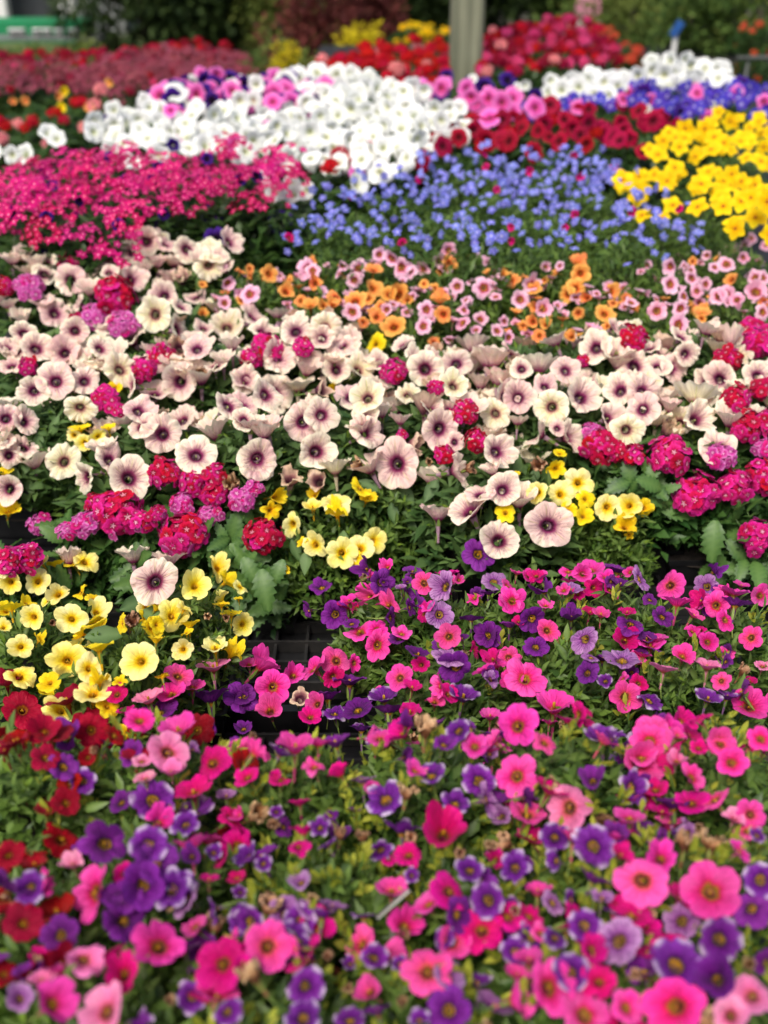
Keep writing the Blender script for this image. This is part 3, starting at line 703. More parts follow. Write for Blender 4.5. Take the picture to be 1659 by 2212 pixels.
for x, y, z, lb, fo in [
 (70,1330,.93,'yellow calibrachoa at the left edge, below the magenta verbena', 'cal'),
 (250,1400,.935,'pale yellow calibrachoa above the crimson flowers on the left', 'cal'),
 (390,1290,.93,'yellow calibrachoa with one dusty pink petunia, left of the black tray gap', 'cal'),
 (850,1280,.90,'violet and coral calibrachoa on the right side of the black tray gap', 'cal'),
 (950,1300,.91,'calibrachoa with two veined lavender blooms, one above the other', 'cal'),
 (1160,1290,.91,'calibrachoa with deep violet blooms and one hot pink below the lowest cream petunia', 'cal'),
 (1370,1300,.91,'pink calibrachoa with upright green shoots beside the dark gap on the right', 'cal'),
 (1590,1340,.91,'pink and violet calibrachoa at the right edge of the middle bed', 'cal'),
 (980,1450,.92,'calibrachoa with a dark violet yellow eyed bloom behind the big hot pink flowers', 'cal'),
 (1240,1440,.92,'calibrachoa with a lavender bloom and a crimson star, middle bed', 'cal'),
 (1500,1450,.92,'pink calibrachoa trumpets behind the front bed, right side', 'cal'),
]: plant(x, y, z, .082, fo, 'calibrachoa_plant', lb, cm, G2, code='m')
for x, y, z, lb in [
 (20,900,.95,'cream petunia at the left edge beside the yellow flowers'),
 (140,870,.96,'cream and lilac petunia mound above the dark gap on the left'),
 (320,930,.95,'cream petunia with the lilac bloom and the large round front bloom, left half'),
 (540,920,.96,'cream petunia with dark eyed blooms above the yellow cluster'),
 (760,900,.96,'cream petunia in the middle with the single wide bloom hanging in front'),
 (960,870,.96,'cream petunia with the lilac funnel next to a small crimson verbena'),
 (1060,1010,.93,'cream petunia whose blooms trail down in a column on the right of the middle'),
 (1180,850,.96,'cream petunia with small yellowish blooms right of the middle'),
 (1370,860,.96,'cream petunia with the pale green yellow bloom over crimson verbena'),
 (1540,890,.95,'cream petunia among verbena on the right'),
 (1650,810,.97,'cream petunia at the right edge above the verbena'),
 (90,740,.98,'cream petunia group at the far left, second row'),
 (250,790,.97,'cream petunia below the lilac verbena heads'),
 (450,770,.97,'cream petunia seen from the side, second row left of middle'),
 (660,720,.98,'cream petunia pair in front of the orange flowers'),
 (900,780,.97,'cream petunia twins in front of the orange flowers, middle'),
 (1130,770,.97,'cream petunia showing the backs of its funnels'),
 (1330,740,.98,'cream petunia in front of the pale pink calibrachoas on the right'),
 (1520,740,.98,'cream petunia behind the dark red flat verbena head'),
 (70,590,.99,'cream petunia at the left edge in the rear row'),
 (240,610,.985,'cream petunia around the crimson verbena in the rear row'),
 (330,540,1.0,'tall cream petunia mound in front of the magenta bed'),
 (450,560,1.0,'cream petunia with a yellowish bloom at the rear, left of the orange flowers'),
 (340,670,.98,'yellowish cream petunia behind the lilac verbena heads'),
]: plant(x, y, z, .115, 'pet', 'petunia_plant', lb, cm, G3, code='c')
for x, y, z, lb, nm in [
 (180,1130,.88,'lilac pink verbena over the dark gap on the left','verbena_plant'),
 (330,1110,.89,'magenta and crimson verbena with round heads beside the yellow flowers','verbena_plant'),
 (490,1080,.89,'lilac magenta verbena behind the crimson head','verbena_plant'),
 (570,1160,.86,'crimson verbena with one flat round head and lobed leaves, beside yellow blooms','verbena_plant'),
 (1420,980,.92,'crimson verbena below the pale green yellow petunia','verbena_plant'),
 (1530,1000,.92,'magenta verbena with large globe heads on the right','verbena_plant'),
 (1650,950,.93,'crimson and pink verbena at the right edge','verbena_plant'),
 (1645,1120,.87,'purple magenta verbena hanging at the right edge over the dark gap','verbena_plant'),
 (20,1210,.88,'magenta verbena at the left edge above the yellow flowers','verbena_plant'),
]: plant(x, y, z, .085, 'verb', nm, lb, cm, 'verbena plants between the petunias', code='v')
for x, y, z, lb in [
 (710,1120,.88,'yellow calibrachoa cluster hanging below the cream petunias, left of the middle'),
 (830,1060,.885,'green leafy petunia stems below the wide cream bloom'),
 (1220,1060,.89,'yellow calibrachoa cluster beside the trailing cream blooms'),
 (1330,1090,.88,'yellow calibrachoa with twin blooms left of the magenta globes'),
 (180,950,.91,'yellow calibrachoa trio under the cream petunias on the left'),
]: plant(x, y, z, .08, 'cal', 'calibrachoa_plant', lb, cm, 'yellow calibrachoa clusters', code='y')
for x, y, z, lb in [
 (560,620,.985,'pale pink calibrachoa at the left end of the orange and pink row'),
 (690,600,.985,'orange calibrachoa with open cups, left of the middle'),
 (700,660,.975,'orange calibrachoa cluster low behind the cream petunias'),
 (830,590,.985,'pale pink and orange calibrachoa in front of the blue lobelias, middle'),
 (840,690,.965,'yellow orange calibrachoa over a small dark gap'),
 (940,650,.975,'pale pink red eyed calibrachoa left of the leafy orange plant'),
 (990,570,.985,'pink calibrachoa touching the blue lobelias'),
 (1080,620,.98,'leafy calibrachoa with pale pink red eyed blooms, right of the middle'),
 (1230,590,.985,'orange calibrachoa with stacked cups on a leafy mound'),
 (1300,660,.975,'orange calibrachoa behind the cream petunias on the right'),
 (1180,690,.965,'leafy orange budded calibrachoa behind the cream funnels'),
 (1440,600,.985,'pale pink calibrachoa below the golden flowers'),
 (1560,580,.985,'light pink calibrachoa near the right edge, rear'),
 (1600,660,.975,'pale pink calibrachoa at the right edge above the verbena'),
 (1450,680,.97,'pink calibrachoa between orange and cream on the right'),
]: plant(x, y, z, .1, 'cal', 'calibrachoa_plant', lb, cm, G4, code='o')

# ------------------------------------------------------------------ the flowers one by one: x, y, width, yaw, pitch in each enlarged view
A_ = (.3646, 0, 777.6); B_ = (.3646, 518.4, 734.4); C_ = (.375, 1036.8, 734.4); D_ = (.5, 0, 483.8); E_ = (.5, 829.5, 483.8)
F1 = (.3646, 0, 1166.4); G_ = (.3646, 518.4, 1192.3); H_ = (.375, 1036.8, 1192.3); I_ = (.3646, 0, 1555.); J_ = (.3646, 518.4, 1555.); K_ = (.3646, 1054, 1555.)
DATA = [
(A_, 'cream', 'c', '325 120 225 -5 10;195 180 190 15 15;505 115 190 0 10;35 345 190 -15 10;160 355 190 25 5;55 555 170 0 5;40 770 200 -10 0;490 700 190 -45 0;770 690 265 0 5;665 570 220 20 25;955 430 240 20 0;1160 550 250 10 15;1530 600 255 0 5;1060 130 230 15 20;1590 200 220 20 5;1370 260 220 50 10;830 285 210 40 25;760 150 180 -60 10;1450 110 190 20 40;1190 30 200 0 60;840 380 190 10 30;780 1115 200 -10 84;990 1140 230 10 80;915 1310 300 0 5;400 1120 150 0 75;20 470 140 0 50;600 480 200 -20 75;1480 340 200 20 88;1560 380 200 40 85;1080 20 150 0 60;60 20 140 0 50'),
(A_, 'creamy', 'c', '720 50 220 10 25;475 295 190 0 5;370 595 205 0 0'),
(A_, 'dead', 'c', '1370 730 150 0 30;1190 80 110 0 20;600 940 60 0 20'),
(B_, 'cream', 'c', '235 85 210 20 20;210 320 240 15 5;375 490 230 15 5;490 440 210 25 10;570 165 190 0 25;765 530 230 45 15;465 655 230 0 0;110 710 260 0 5;925 730 305 0 0;1100 170 220 10 5;1280 140 190 0 10;1360 360 230 10 50;1190 530 245 25 0;1600 330 200 30 20;1310 770 240 78 0;1540 660 230 35 5;1560 880 225 -10 0;1540 1180 255 0 5;160 470 180 -40 70;30 230 190 5 10;600 10 190 0 40;40 90 150 0 50;400 120 170 0 60;1480 60 210 0 100;1430 200 180 10 92;1540 190 170 0 95;1350 980 260 -60 40;1420 900 200 -30 60;700 480 170 -60 60;950 440 150 10 80;1140 390 150 30 40;1270 600 60 0 0;20 470 150 -10 20;850 250 130 40 40;560 90 120 0 60'),
(B_, 'creamy', 'c', '720 160 190 20 25;755 330 225 -5 15;1270 255 190 20 20;1515 430 190 0 0;340 230 200 0 70'),
(B_, 'wilt', 'c', '300 810 200 20 50;460 830 180 10 20;1100 310 220 0 72;500 290 180 75 10;1050 620 180 60 10'),
(B_, 'dead', 'c', '690 730 120 -70 20;1370 760 120 70 30;1120 720 70 0 0'),
(C_, 'cream', 'c', '225 320 200 10 15;600 315 220 30 10;805 270 220 0 25;955 290 220 25 5;940 395 190 0 10;760 440 190 40 10;535 555 210 40 0;400 1065 275 12 0;1270 440 235 30 5;1370 610 230 0 20;1380 210 210 0 20;1195 80 160 30 10;890 130 230 0 25;670 30 220 0 45;800 40 200 0 60;1610 200 190 0 15;350 110 220 0 102;500 170 170 20 30;240 160 150 0 30;1030 140 170 0 40;1130 160 190 45 20;320 530 180 -75 20;80 70 220 0 95;100 180 170 0 92;220 440 130 -10 100;1450 400 210 10 70;1480 240 130 0 60;450 500 120 20 20;380 250 150 0 60;1560 380 160 0 70;60 720 150 -40 60;700 560 130 0 80;1100 340 150 0 70'),
(C_, 'creamy', 'c', '410 385 210 0 5;855 520 205 20 0;1250 280 240 0 98'),
(C_, 'dead', 'c', '340 720 140 0 10;1370 570 90 0 10'),
(D_, 'cream', 'c', '630 75 125 0 5;810 110 125 0 0;720 80 100 60 30;1000 70 120 45 30;560 120 100 -20 20;300 240 130 10 15;190 210 110 0 20;200 155 100 0 40;410 120 120 0 60;100 110 110 0 60;50 130 110 0 60;580 230 130 30 20;700 300 130 -20 10;240 380 140 20 25;330 340 90 -70 20;320 460 120 0 10;100 470 120 0 20;160 530 150 0 10;270 550 140 0 10;440 530 120 30 40;780 450 140 60 20;1100 390 150 60 40;1280 460 145 0 10;1390 490 110 0 20;1490 520 130 0 30;850 530 140 0 30;660 520 130 -10 85;1210 580 140 20 20;640 30 110 0 60;900 40 110 0 70;680 140 100 10 70;870 130 110 0 60;940 130 110 20 50;470 200 100 0 60;150 140 100 0 70;380 250 110 0 65;90 380 110 0 60;180 320 110 0 70;30 330 100 0 80;620 170 100 0 60;790 350 100 40 40;880 440 100 0 60;1000 490 110 0 80;1200 370 110 0 80;740 580 110 0 70;930 600 110 0 60;960 560 120 0 70;370 610 110 0 60;30 520 110 0 50'),
(D_, 'creamy', 'c', '905 185 130 5 0;665 390 145 0 0;980 430 150 20 30;1410 440 140 0 10'),
(E_, 'cream', 'c', '380 490 150 0 100;1400 430 130 40 70;1500 450 130 0 100;730 480 130 -60 60;1290 480 110 40 60;1000 440 90 60 40;450 560 150 0 100;560 540 120 60 60'),
(A_, 'yel', 'y', '430 445 108 0 5;500 490 105 0 10;580 450 115 0 5'),
(A_, 'yeld', 'cy', '680 160 90 0 20;20 650 110 0 70;50 880 150 20 30;470 390 130 0 60;640 390 90 0 70'),
(F1, 'yel', 'm', '60 250 140 0 5;225 245 155 5 5;345 315 155 0 15;195 455 168 0 5;420 465 200 0 5;580 410 160 25 30;120 630 165 10 20;125 785 220 0 20;400 720 235 0 5;530 760 180 15 10;820 715 230 0 5;1160 265 205 0 5;1295 150 170 0 30;1430 270 110 50 20;1030 445 215 0 10;1080 650 150 -10 0;1440 500 155 0 0;1270 610 180 0 65;510 120 160 40 20;20 180 120 0 40;550 890 240 0 55;350 1010 225 0 15;15 510 110 0 10;240 130 110 -30 50;1100 400 110 60 40'),
(F1, 'yeld', 'm', '1350 240 140 40 20;1380 650 150 40 50;235 580 90 30 30;580 610 180 0 72;430 120 130 -50 50;645 980 150 55 10;60 390 140 0 95;290 840 150 0 30;590 820 130 0 60;470 300 100 -40 40;1310 370 90 0 60;1100 540 90 0 60;560 340 110 30 50;330 130 110 0 90'),
(F1, 'ybud', 'm', '710 830 90 0 30;960 800 85 0 90;1410 340 60 0 60'),
(F1, 'dead', 'm', '780 480 140 0 40;310 490 60 0 0;1230 450 70 0 0;1340 460 70 0 0'),
(B_, 'yel', 'y', '310 1095 155 5 5;570 960 175 0 10;430 970 120 0 60;440 1210 165 0 20;600 1260 195 0 10;715 1230 175 5 10;800 1190 170 30 10'),
(B_, 'yeld', 'y', '230 925 135 10 10;720 870 150 20 30;760 930 120 10 40;550 285 80 40 0;440 910 90 0 60;570 1010 150 0 40;670 1290 120 0 0'),
(B_, 'ybud', 'y', '190 1010 135 0 5;365 1195 80 -30 30;265 1355 75 0 10'),
(C_, 'yel', 'y', '565 820 175 0 10;465 890 155 5 10;735 965 155 0 5;855 955 165 5 5;330 880 135 0 5'),
(C_, 'yeld', 'y', '440 740 120 20 10;510 980 110 0 10;615 910 120 0 20;600 1010 115 0 20;950 970 125 40 0;840 1070 150 0 20;200 760 70 0 60;145 985 140 0 20;460 650 80 0 50'),
(C_, 'ybud', 'y', '860 1125 55 0 0'),
(E_, 'lpk', 'o', '430 275 95;185 370 80;170 440 80;590 325 80;690 365 90;1180 375 85;1240 260 85;1235 185 75;1275 435 100;1610 290 100;1445 310 80;1525 325 70;1330 235 70;335 425 75;490 460 65;415 410 65;640 260 90 30 40;315 270 65;70 190 95;165 195 75;30 150 85;985 140 55 0 40;480 170 65 0 50;1480 170 80;1555 145 55;1280 365 75;1640 380 75;1270 150 60;890 440 65 40 30;1395 135 50;1430 185 55;1600 230 65;1620 160 55;265 190 75 0 40;1390 260 60;1300 310 70;1350 290 60;1640 230 60;1500 110 60;1560 90 50;700 185 50;650 150 45;760 180 45;230 110 70;280 115 70;1640 330 50;520 420 50;350 370 55;110 200 70;1320 200 50;1590 60 50;1650 90 50;1480 300 80;540 490 60;240 160 60;10 370 60'),
(E_, 'ora', 'o', '835 160 80 0 40;850 215 85 0 10;790 305 80;830 275 90;990 290 75 40 10;955 385 90;840 385 55;655 360 60;670 480 65;805 480 65;640 420 65;645 275 75 0 50;255 390 85;240 320 85 0 50;225 275 60 40 50;65 300 100;135 145 60 0 50;285 165 75 30 20;40 440 110;1375 375 80 0 50;1370 405 60;1500 240 60;1335 160 45;560 240 60;990 340 50;870 320 60;1380 360 50;530 180 50;20 300 80;100 330 60;600 440 50;960 440 50;690 240 40;1050 150 60;700 430 60;1640 340 50'),
(D_, 'ora', 'o', '1365 250 90;1240 290 85 30 20;1240 150 85 0 40;1450 310 85;1535 330 100 0 30;1340 340 90 0 60;1615 275 90;1615 190 75 0 40;1630 400 75;1570 425 55;1440 345 65 0 50;1165 215 75;1080 195 45;1300 330 60;1590 320 60;1400 350 60;1640 350 60'),
(D_, 'yeld', 'o', '1620 515 100'),
(D_, 'lpk', 'o', '985 255 70 40 0;1080 300 95;970 340 65;1335 190 125 0 20;1545 190 85;1530 240 75;1520 380 85;1300 110 80;1450 100 80;1530 95 75;1410 90 70;960 190 45 40 20;1380 120 60;1490 120 70;1190 190 50;1640 130 70;1580 130 60;1350 200 70;1480 180 50 60 30;1070 120 60;1590 80 50'),
(G_, 'vio', 'm', '735 95 135 -50 20;480 195 155 -20 45;560 370 180 -5 0;395 350 120 -65 0;845 180 165 45 0;1415 10 190 0 5;1460 490 170 0 10;1370 380 150 0 92;1275 690 205 0 5;650 730 200 0 88;880 910 200 0 82;520 820 180 0 82;1025 100 120 10 60;660 420 100 0 40;1315 500 90 -30 60;990 170 60 0 40;850 180 60 0 0'),
(G_, 'vio', 'fm', '690 920 205 0 45;25 850 140 10 20;990 1010 120 0 50;20 1040 120 0 50'),
(G_, 'lav', 'm', '1205 200 195 0 5;1185 370 170 0 5;1505 170 145 10 30;1240 610 195 0 40;1490 750 110 40 30;950 200 70 -20 60'),
(G_, 'star', 'fm', '850 830 180 0 50;1330 820 180 0 70;560 940 150 -20 50;720 1020 160 0 90'),
(G_, 'coral', 'm', '745 265 145 -30 10;870 300 155 -20 40;1090 180 155 20 10;1235 500 170 -20 10;945 740 165 -30 20;1590 620 130 0 40;570 640 190 0 10;1150 880 130 0 30'),
(G_, 'pink', 'm', '870 80 105 0 30;700 450 190 -35 30;815 550 195 0 0;680 660 120 30 0;1170 790 165 -20 10;1600 280 165 15 20;640 270 100 -30 60;1610 750 150 0 20'),
(G_, 'mag', 'm', '1070 670 120 0 10;1240 840 130 0 20;550 740 140 0 0'),
(G_, 'pink', 'fm', '195 800 205 -10 10;325 720 175 20 35;430 680 190 -60 50;155 640 200 60 40;50 650 110 0 60'),
(G_, 'coral', 'f', '170 920 185 0 20;450 900 130 -30 0'),
(G_, 'mag', 'f', '415 970 140 0 40;1010 920 150 0 60'),
(G_, 'wilt', 'f', '360 860 120 0 40'),
(H_, 'vio', 'm', '305 390 165 5 0;55 475 150 0 5;325 540 150 0 20;800 75 175 0 78;870 410 150 0 20;1055 370 140 0 20;1475 270 180 0 92;360 210 150 -60 60;980 270 95 0 50;620 690 150 0 20;1360 100 110 40 50;170 400 120 0 85;60 710 100 0 30;960 480 110 0 60'),
(H_, 'lav', 'm', '935 150 155 55 40;530 195 140 0 60;1305 195 145 5 5;590 500 185 0 10;820 610 215 0 50;640 600 110 0 60'),
(H_, 'star', 'f', '1320 820 165 0 75;1430 810 120 0 60;990 840 165 50 35;720 740 90 0 40'),
(H_, 'coral', 'm', '395 450 145 20 10;1560 490 145 0 10;170 610 150 -30 50;1090 185 190 0 5;1240 350 130 60 50;700 340 120 0 70'),
(H_, 'pink', 'm', '185 275 170 15 20;640 85 165 0 62;590 125 115 0 30;510 105 105 0 40;730 140 130 0 50;480 215 85 0 30;1355 310 185 0 5;1470 210 170 0 72;1510 180 90 0 70;1620 250 140 20 10;1420 390 135 40 10;985 510 155 0 72;380 295 95 0 50;1140 260 180 0 84'),
(H_, 'mag', 'm', '840 500 155 0 20;850 330 100 0 60;640 330 100 0 50'),
(H_, 'pink', 'f', '265 720 285 0 25;430 840 245 0 40;210 1000 275 0 10;1170 590 155 0 40;1560 880 220 0 5;930 1170 190 0 40;1620 1070 160 0 20;60 920 140 0 40'),
(H_, 'coral', 'f', '845 830 175 0 10;1000 1050 225 0 10;1390 1100 180 0 10;1390 740 120 0 20;1150 1040 120 50 50;380 1090 150 0 40'),
(H_, 'light', 'f', '1060 650 180 0 85;1310 630 160 0 82;1630 650 100 0 60'),
(I_, 'red', 'f', '75 100 180 0 50;260 60 195 0 10;540 60 205 0 10;270 215 175 0 20;390 490 175 0 10;375 700 255 0 10;50 800 185 0 5;200 830 160 0 50;140 1200 245 10 10;20 1500 155 0 20;520 220 125 0 20;20 160 150 0 60'),
(F1, 'red', 'f', '130 1000 300 0 10;40 830 160 0 45;380 910 230 0 65;310 1130 235 0 55;540 1090 210 0 10;100 1160 160 0 60'),
(I_, 'vio', 'f', '380 270 185 0 10;620 730 285 0 5;930 830 265 20 30;845 980 265 0 15;745 1180 275 15 15;350 1280 235 -20 20;710 480 150 0 40;1130 800 140 0 40'),
(I_, 'lav', 'f', '120 1640 190 0 20;1340 430 120 0 60'),
(I_, 'star', 'f', '905 475 270 0 5;1140 510 265 10 38;880 740 225 0 10;170 990 205 -20 10;1350 1720 175 0 20;1250 1130 165 -60 0;1265 780 105 0 20;1450 1180 200 0 20;1560 850 105 0 20'),
(I_, 'starw', 'f', '490 365 155 0 10;1420 1020 95 0 20'),
(I_, 'dead', 'f', '1010 1100 110 0 20;1010 1665 110 0 20;1610 620 90 0 20;560 180 60 0 20;1500 100 60 0 0'),
(I_, 'pink', 'f', '540 1025 350 0 5;930 1340 345 15 15;330 1670 275 30 5;1530 170 210 45 45;270 960 190 50 10'),
(I_, 'light', 'f', '505 1400 255 25 10;620 1720 325 0 15;420 840 155 -20 60;1000 190 265 0 10;840 240 110 0 50;860 330 130 0 60;250 1510 175 20 60;1010 290 130 0 50'),
(I_, 'mag', 'f', '730 1490 260 0 15;1310 1450 315 0 5;1250 240 245 0 30;1140 390 225 0 42;1460 330 155 0 40;1630 330 85 0 30;1400 930 110 0 60;1240 930 120 40 60'),
(I_, 'coral', 'f', '1590 1340 285 0 10;1150 1220 155 0 40'),
(F1, 'light', 'f', '1260 720 205 0 60;870 910 185 0 72'),
(F1, 'coral', 'f', '1060 800 175 0 20'),
(F1, 'pink', 'f', '1140 850 155 0 60;1010 890 175 0 60;1050 1080 225 0 60;830 1060 185 0 40'),
(F1, 'vio', 'f', '940 1000 225 0 45;1240 880 220 0 82;1430 930 205 20 20'),
(F1, 'mag', 'f', '690 910 130 0 40;740 1000 110 0 60'),
(J_, 'pink', 'f', '330 110 235 0 80;440 260 145 0 40;1045 290 155 60 45;1390 150 170 0 30;780 400 90 0 20'),
(J_, 'mag', 'f', '1210 640 275 0 25;1250 1010 255 0 10;1430 1230 285 0 10;460 1230 225 0 10;350 740 135 0 30;240 340 145 0 50;1000 790 190 0 30;20 1450 120 0 20;880 820 90 0 30'),
(J_, 'coral', 'f', '900 980 195 0 55;1270 1310 235 0 10;1110 1480 290 0 30'),
(J_, 'star', 'f', '1415 360 225 0 5;1290 60 155 0 20;855 460 225 0 25;1280 480 175 20 40;1130 310 200 -30 40;355 1190 195 0 10;50 1190 195 0 20;380 1570 245 0 10;1460 1070 215 0 10;1200 1290 165 -40 20;370 1760 235 0 15;650 1770 175 0 30;1060 1770 135 0 30;800 1405 170 0 10'),
(J_, 'starw', 'f', '835 775 140 0 10;1020 915 105 20 10;1360 890 165 0 10;140 850 105 0 20;215 540 60 0 20;470 630 120 0 40;950 1440 75 0 20;650 1440 85 0 40'),
(J_, 'vio', 'f', '1235 1720 275 0 10;1210 130 145 0 40;540 560 90 0 50;680 520 70 0 50'),
(J_, 'dead', 'f', '1010 700 120 0 20;900 1160 110 0 20;640 1590 90 0 20;970 1270 110 0 20;1480 740 100 0 20;960 1670 100 0 20;210 620 90 0 20;430 1060 60 0 0;1300 790 80 0 0;520 1400 90 0 30;1190 1440 110 0 30'),
(K_, 'pink', 'f', '170 330 265 0 5;960 120 230 0 10;930 250 265 0 10;1215 330 195 10 20;1450 250 195 0 20;1030 810 235 0 10;1320 1010 345 0 5;1100 1700 385 0 5;370 1580 325 -10 10;580 1740 305 0 20;830 1700 205 0 20;840 560 185 0 50;1080 580 185 0 60;1500 770 170 50 40;180 1480 165 0 60'),
(K_, 'light', 'f', '470 510 315 0 10;1120 230 145 0 40;1460 580 145 0 50;1440 1750 225 0 10;1560 1620 265 0 10'),
(K_, 'coral', 'f', '240 540 225 0 50;1380 130 185 10 10;1560 560 185 0 20;910 950 325 0 5'),
(K_, 'mag', 'f', '990 400 155 0 30;1210 480 195 0 20;660 1540 205 0 20;620 1350 205 0 20;960 1220 155 30 20;800 790 140 50 30;1250 160 110 0 30;850 1130 240 0 55'),
(K_, 'vio', 'f', '620 340 165 0 20;1350 1520 245 0 20;1570 1120 225 10 10'),
(K_, 'lav', 'f', '1150 1190 235 0 10;770 1310 295 0 10;390 1080 155 40 40;680 1030 135 0 50'),
(K_, 'star', 'f', '400 690 195 0 20;620 750 255 5 5;1380 1300 265 0 10;1120 1440 325 0 8;1620 950 205 -10 10;490 1490 225 0 10;160 1370 175 0 10;400 1280 165 -10 20;1600 680 105 0 30'),
(K_, 'starw', 'f', '160 870 190 0 10'),
(K_, 'dead', 'f', '1550 1450 130 0 20;870 1510 110 0 20;160 1130 80 0 20;1250 640 80 0 0'),
]
VERB = [
(A_, '620 230 170 m;710 290 95 m;970 665 200 m;700 900 290 m;640 840 150 r;1080 1030 290 m;1140 730 175 m;1270 680 150 r;1080 850 145 l;1240 920 160 l;1430 830 155 l;1560 1040 230 r;500 980 170 l;230 980 140 l;390 1010 120 l;170 1170 200 m;50 1190 180 m;560 850 120 r;850 960 150 m;930 910 110 m;1270 790 150 m;1500 760 110 l'),
(B_, '910 190 170 m;1330 430 160 r;1400 590 150 r;1210 680 130 r;960 560 70 m;1160 280 100 m;20 950 120 l'),
(C_, '690 610 210 r;790 640 130 r;880 660 140 r;1090 660 250 m;1250 890 275 m;1470 840 210 m;1620 790 210 r;1540 500 200 m;1640 620 130 l;1630 280 160 r;1470 330 170 r;1430 105 170 r;1590 20 190 m;1590 1130 220 m;1390 670 180 l;650 530 130 l;1630 470 150 m;600 120 70 m'),
(D_, '500 310 200 r;410 405 125 l;530 435 135 l;290 190 130 m;130 270 130 l;620 630 120 m;120 610 90 m;700 570 130 m;480 130 90 m;20 270 90 r;1150 540 150 m;1310 530 100 m;330 420 90 r;1080 590 90 r'),
(E_, '1080 490 130 r;1590 480 170 m;860 590 60 m'),
]

def orient(p, yaw, pitch, twist=None):
    c = (CAM - p).normalized()
    r = Vector((0, 0, 1)).cross(c).normalized(); u = c.cross(r)
    cy, sy, cp, sp = math.cos(R(yaw)), math.sin(R(yaw)), math.cos(R(pitch)), math.sin(R(pitch))
    n = c * (cp * cy) + r * sy * cp + u * sp
    return n.to_track_quat('Z', 'Y') @ Quaternion((0, 0, 1), rnd.uniform(0, 6.283) if twist is None else twist)
def hit(x, y, off=.012):
    d = ray(x, y); t = .35
    while t < 3.5:
        p = CAM + d * t
        if p.z < 1.06:
            if p.z <= canopy(p.x, p.y) + off: return p
            if p.z < .84: return p
        t += .003
    return at(x, y, .9)
def owner(p, codes):
    best = None; bd = 9
    for q in PL:
        if codes and q['code'] not in codes: continue
        d = (q['c'].x - p.x) ** 2 + (q['c'].y - p.y) ** 2
        if d < bd: bd = d; best = q
    return best
PIX = []     # picture footprint of every placed bloom, so that shoots grow beside the blooms and not through them
def add_flower(kind, p, rad, yaw, pitch, own):
    me = rnd.choice(SIDE[kind] if pitch > 58 and kind in SIDE else KIND[kind])
    root = own['root']
    o = link('flower', me, root, p - root.location, orient(p, yaw, pitch), (rad, rad * rnd.uniform(.82, 1.08), rad * rnd.uniform(.8, 1.3)))
    pet = kind in PETUNIA or kind in ('white', 'bub', 'dkp', 'crim')
    link('calyx', CAL_P if pet else CAL_C, o)
    if kind not in NOSTIG: link('stigma', ST_P if pet else ST_C, o)
    own['flowers'].append(o)
    return o
def num(s):
    v = [float(a) for a in s.split()]
    return v
for (k, ox, oy), kind, codes, s in DATA:
    for e in s.split(';'):
        v = num(e); x, y = ox + v[0] * k, oy + v[1] * k; d = v[2] * k
        yaw, pitch = (v[3], v[4]) if len(v) > 3 else (rnd.uniform(-22, 22), rnd.uniform(-5, 28))
        yaw += rnd.gauss(0, 13); pitch += rnd.gauss(3, 9)
        p = hit(x, y, .03 if kind in PETUNIA else .02)
        own = owner(p, codes)
        zd = depth(p)
        rad = d * .53 * zd / FP
        lo, hi = (.022, .039) if kind in PETUNIA else (.009, .024)
        rad = min(max(rad, lo * .7), hi)
        add_flower(kind, p, rad, yaw, pitch, own)
        PIX.append((x, y, d * .5 * (.9 if abs(pitch) < 45 else .5), zd))
for (k, ox, oy), s in VERB:
    for e in s.split(';'):
        f = e.split(); x, y, d = ox + float(f[0]) * k, oy + float(f[1]) * k, float(f[2]) * k
        p = hit(x, y, .026); zd = depth(p); rad = min(d * .56 * zd / FP, .042)
        near = owner(p, 'cvoym'); vv_ = owner(p, 'v')
        own = vv_ if (vv_['c'] - p).length < .16 else near
        root = own['root']
        qd = ((CAM - p).normalized() * .75 + Vector((rnd.uniform(-.25, .25), rnd.uniform(-.1, .1), .45))).normalized().to_track_quat('Z', 'Y')
        h = link('flower_head', HUB, root, p - root.location, qd, rad)
        main = {'m': 'vm', 'r': 'vr', 'l': 'vl'}[f[3]]
        n = 22 if rad > .02 else 15
        fs = .41 if n == 22 else .5
        flat = rnd.uniform(.45, .8)
        for i in range(n):
            ct = 1 - (i + .5) / n * (1.25 if f[3] != 'l' else .9)
            th = math.acos(ct); ph = i * 2.39996 + rnd.uniform(-.25, .25)
            dd = Vector((math.sin(th) * math.cos(ph), math.sin(th) * math.sin(ph), ct))
            mk = main
            if main == 'vm' and i < n * .3 and rnd.random() < .45: mk = 'vr'
            if main == 'vr' and rnd.random() < .3: mk = 'vm'
            if main == 'vm' and i > n * .75 and rnd.random() < .35: mk = 'vl'
            if main == 'vl' and rnd.random() < .2: mk = 'vm'
            rr = .8 * rnd.uniform(.72, 1.12)
            qq = (dd + Vector((rnd.uniform(-.5, .5), rnd.uniform(-.5, .5), .25))).to_track_quat('Z', 'Y') @ Quaternion((0, 0, 1), rnd.uniform(0, 6.28))
            link('floret', rnd.choice(FLORET[mk]), h, (dd.x * rr, dd.y * rr, dd.z * rr * flat), qq, fs * rnd.uniform(.85, 1.15))
        PIX.append((x, y, d * .5, zd))

def free(p, slack=.85):
    x = 829.5 + FP * (p - CAM).dot(RT) / depth(p); y = 1106 - FP * (p - CAM).dot(UP) / depth(p); z = depth(p)
    for a, b, r, zd in PIX:
        if abs(a - x) < r * 1.5 and abs(b - y) < r * 1.5 and z < zd + .03 and (a - x) ** 2 + (b - y) ** 2 < (r * slack) ** 2: return False
    return True
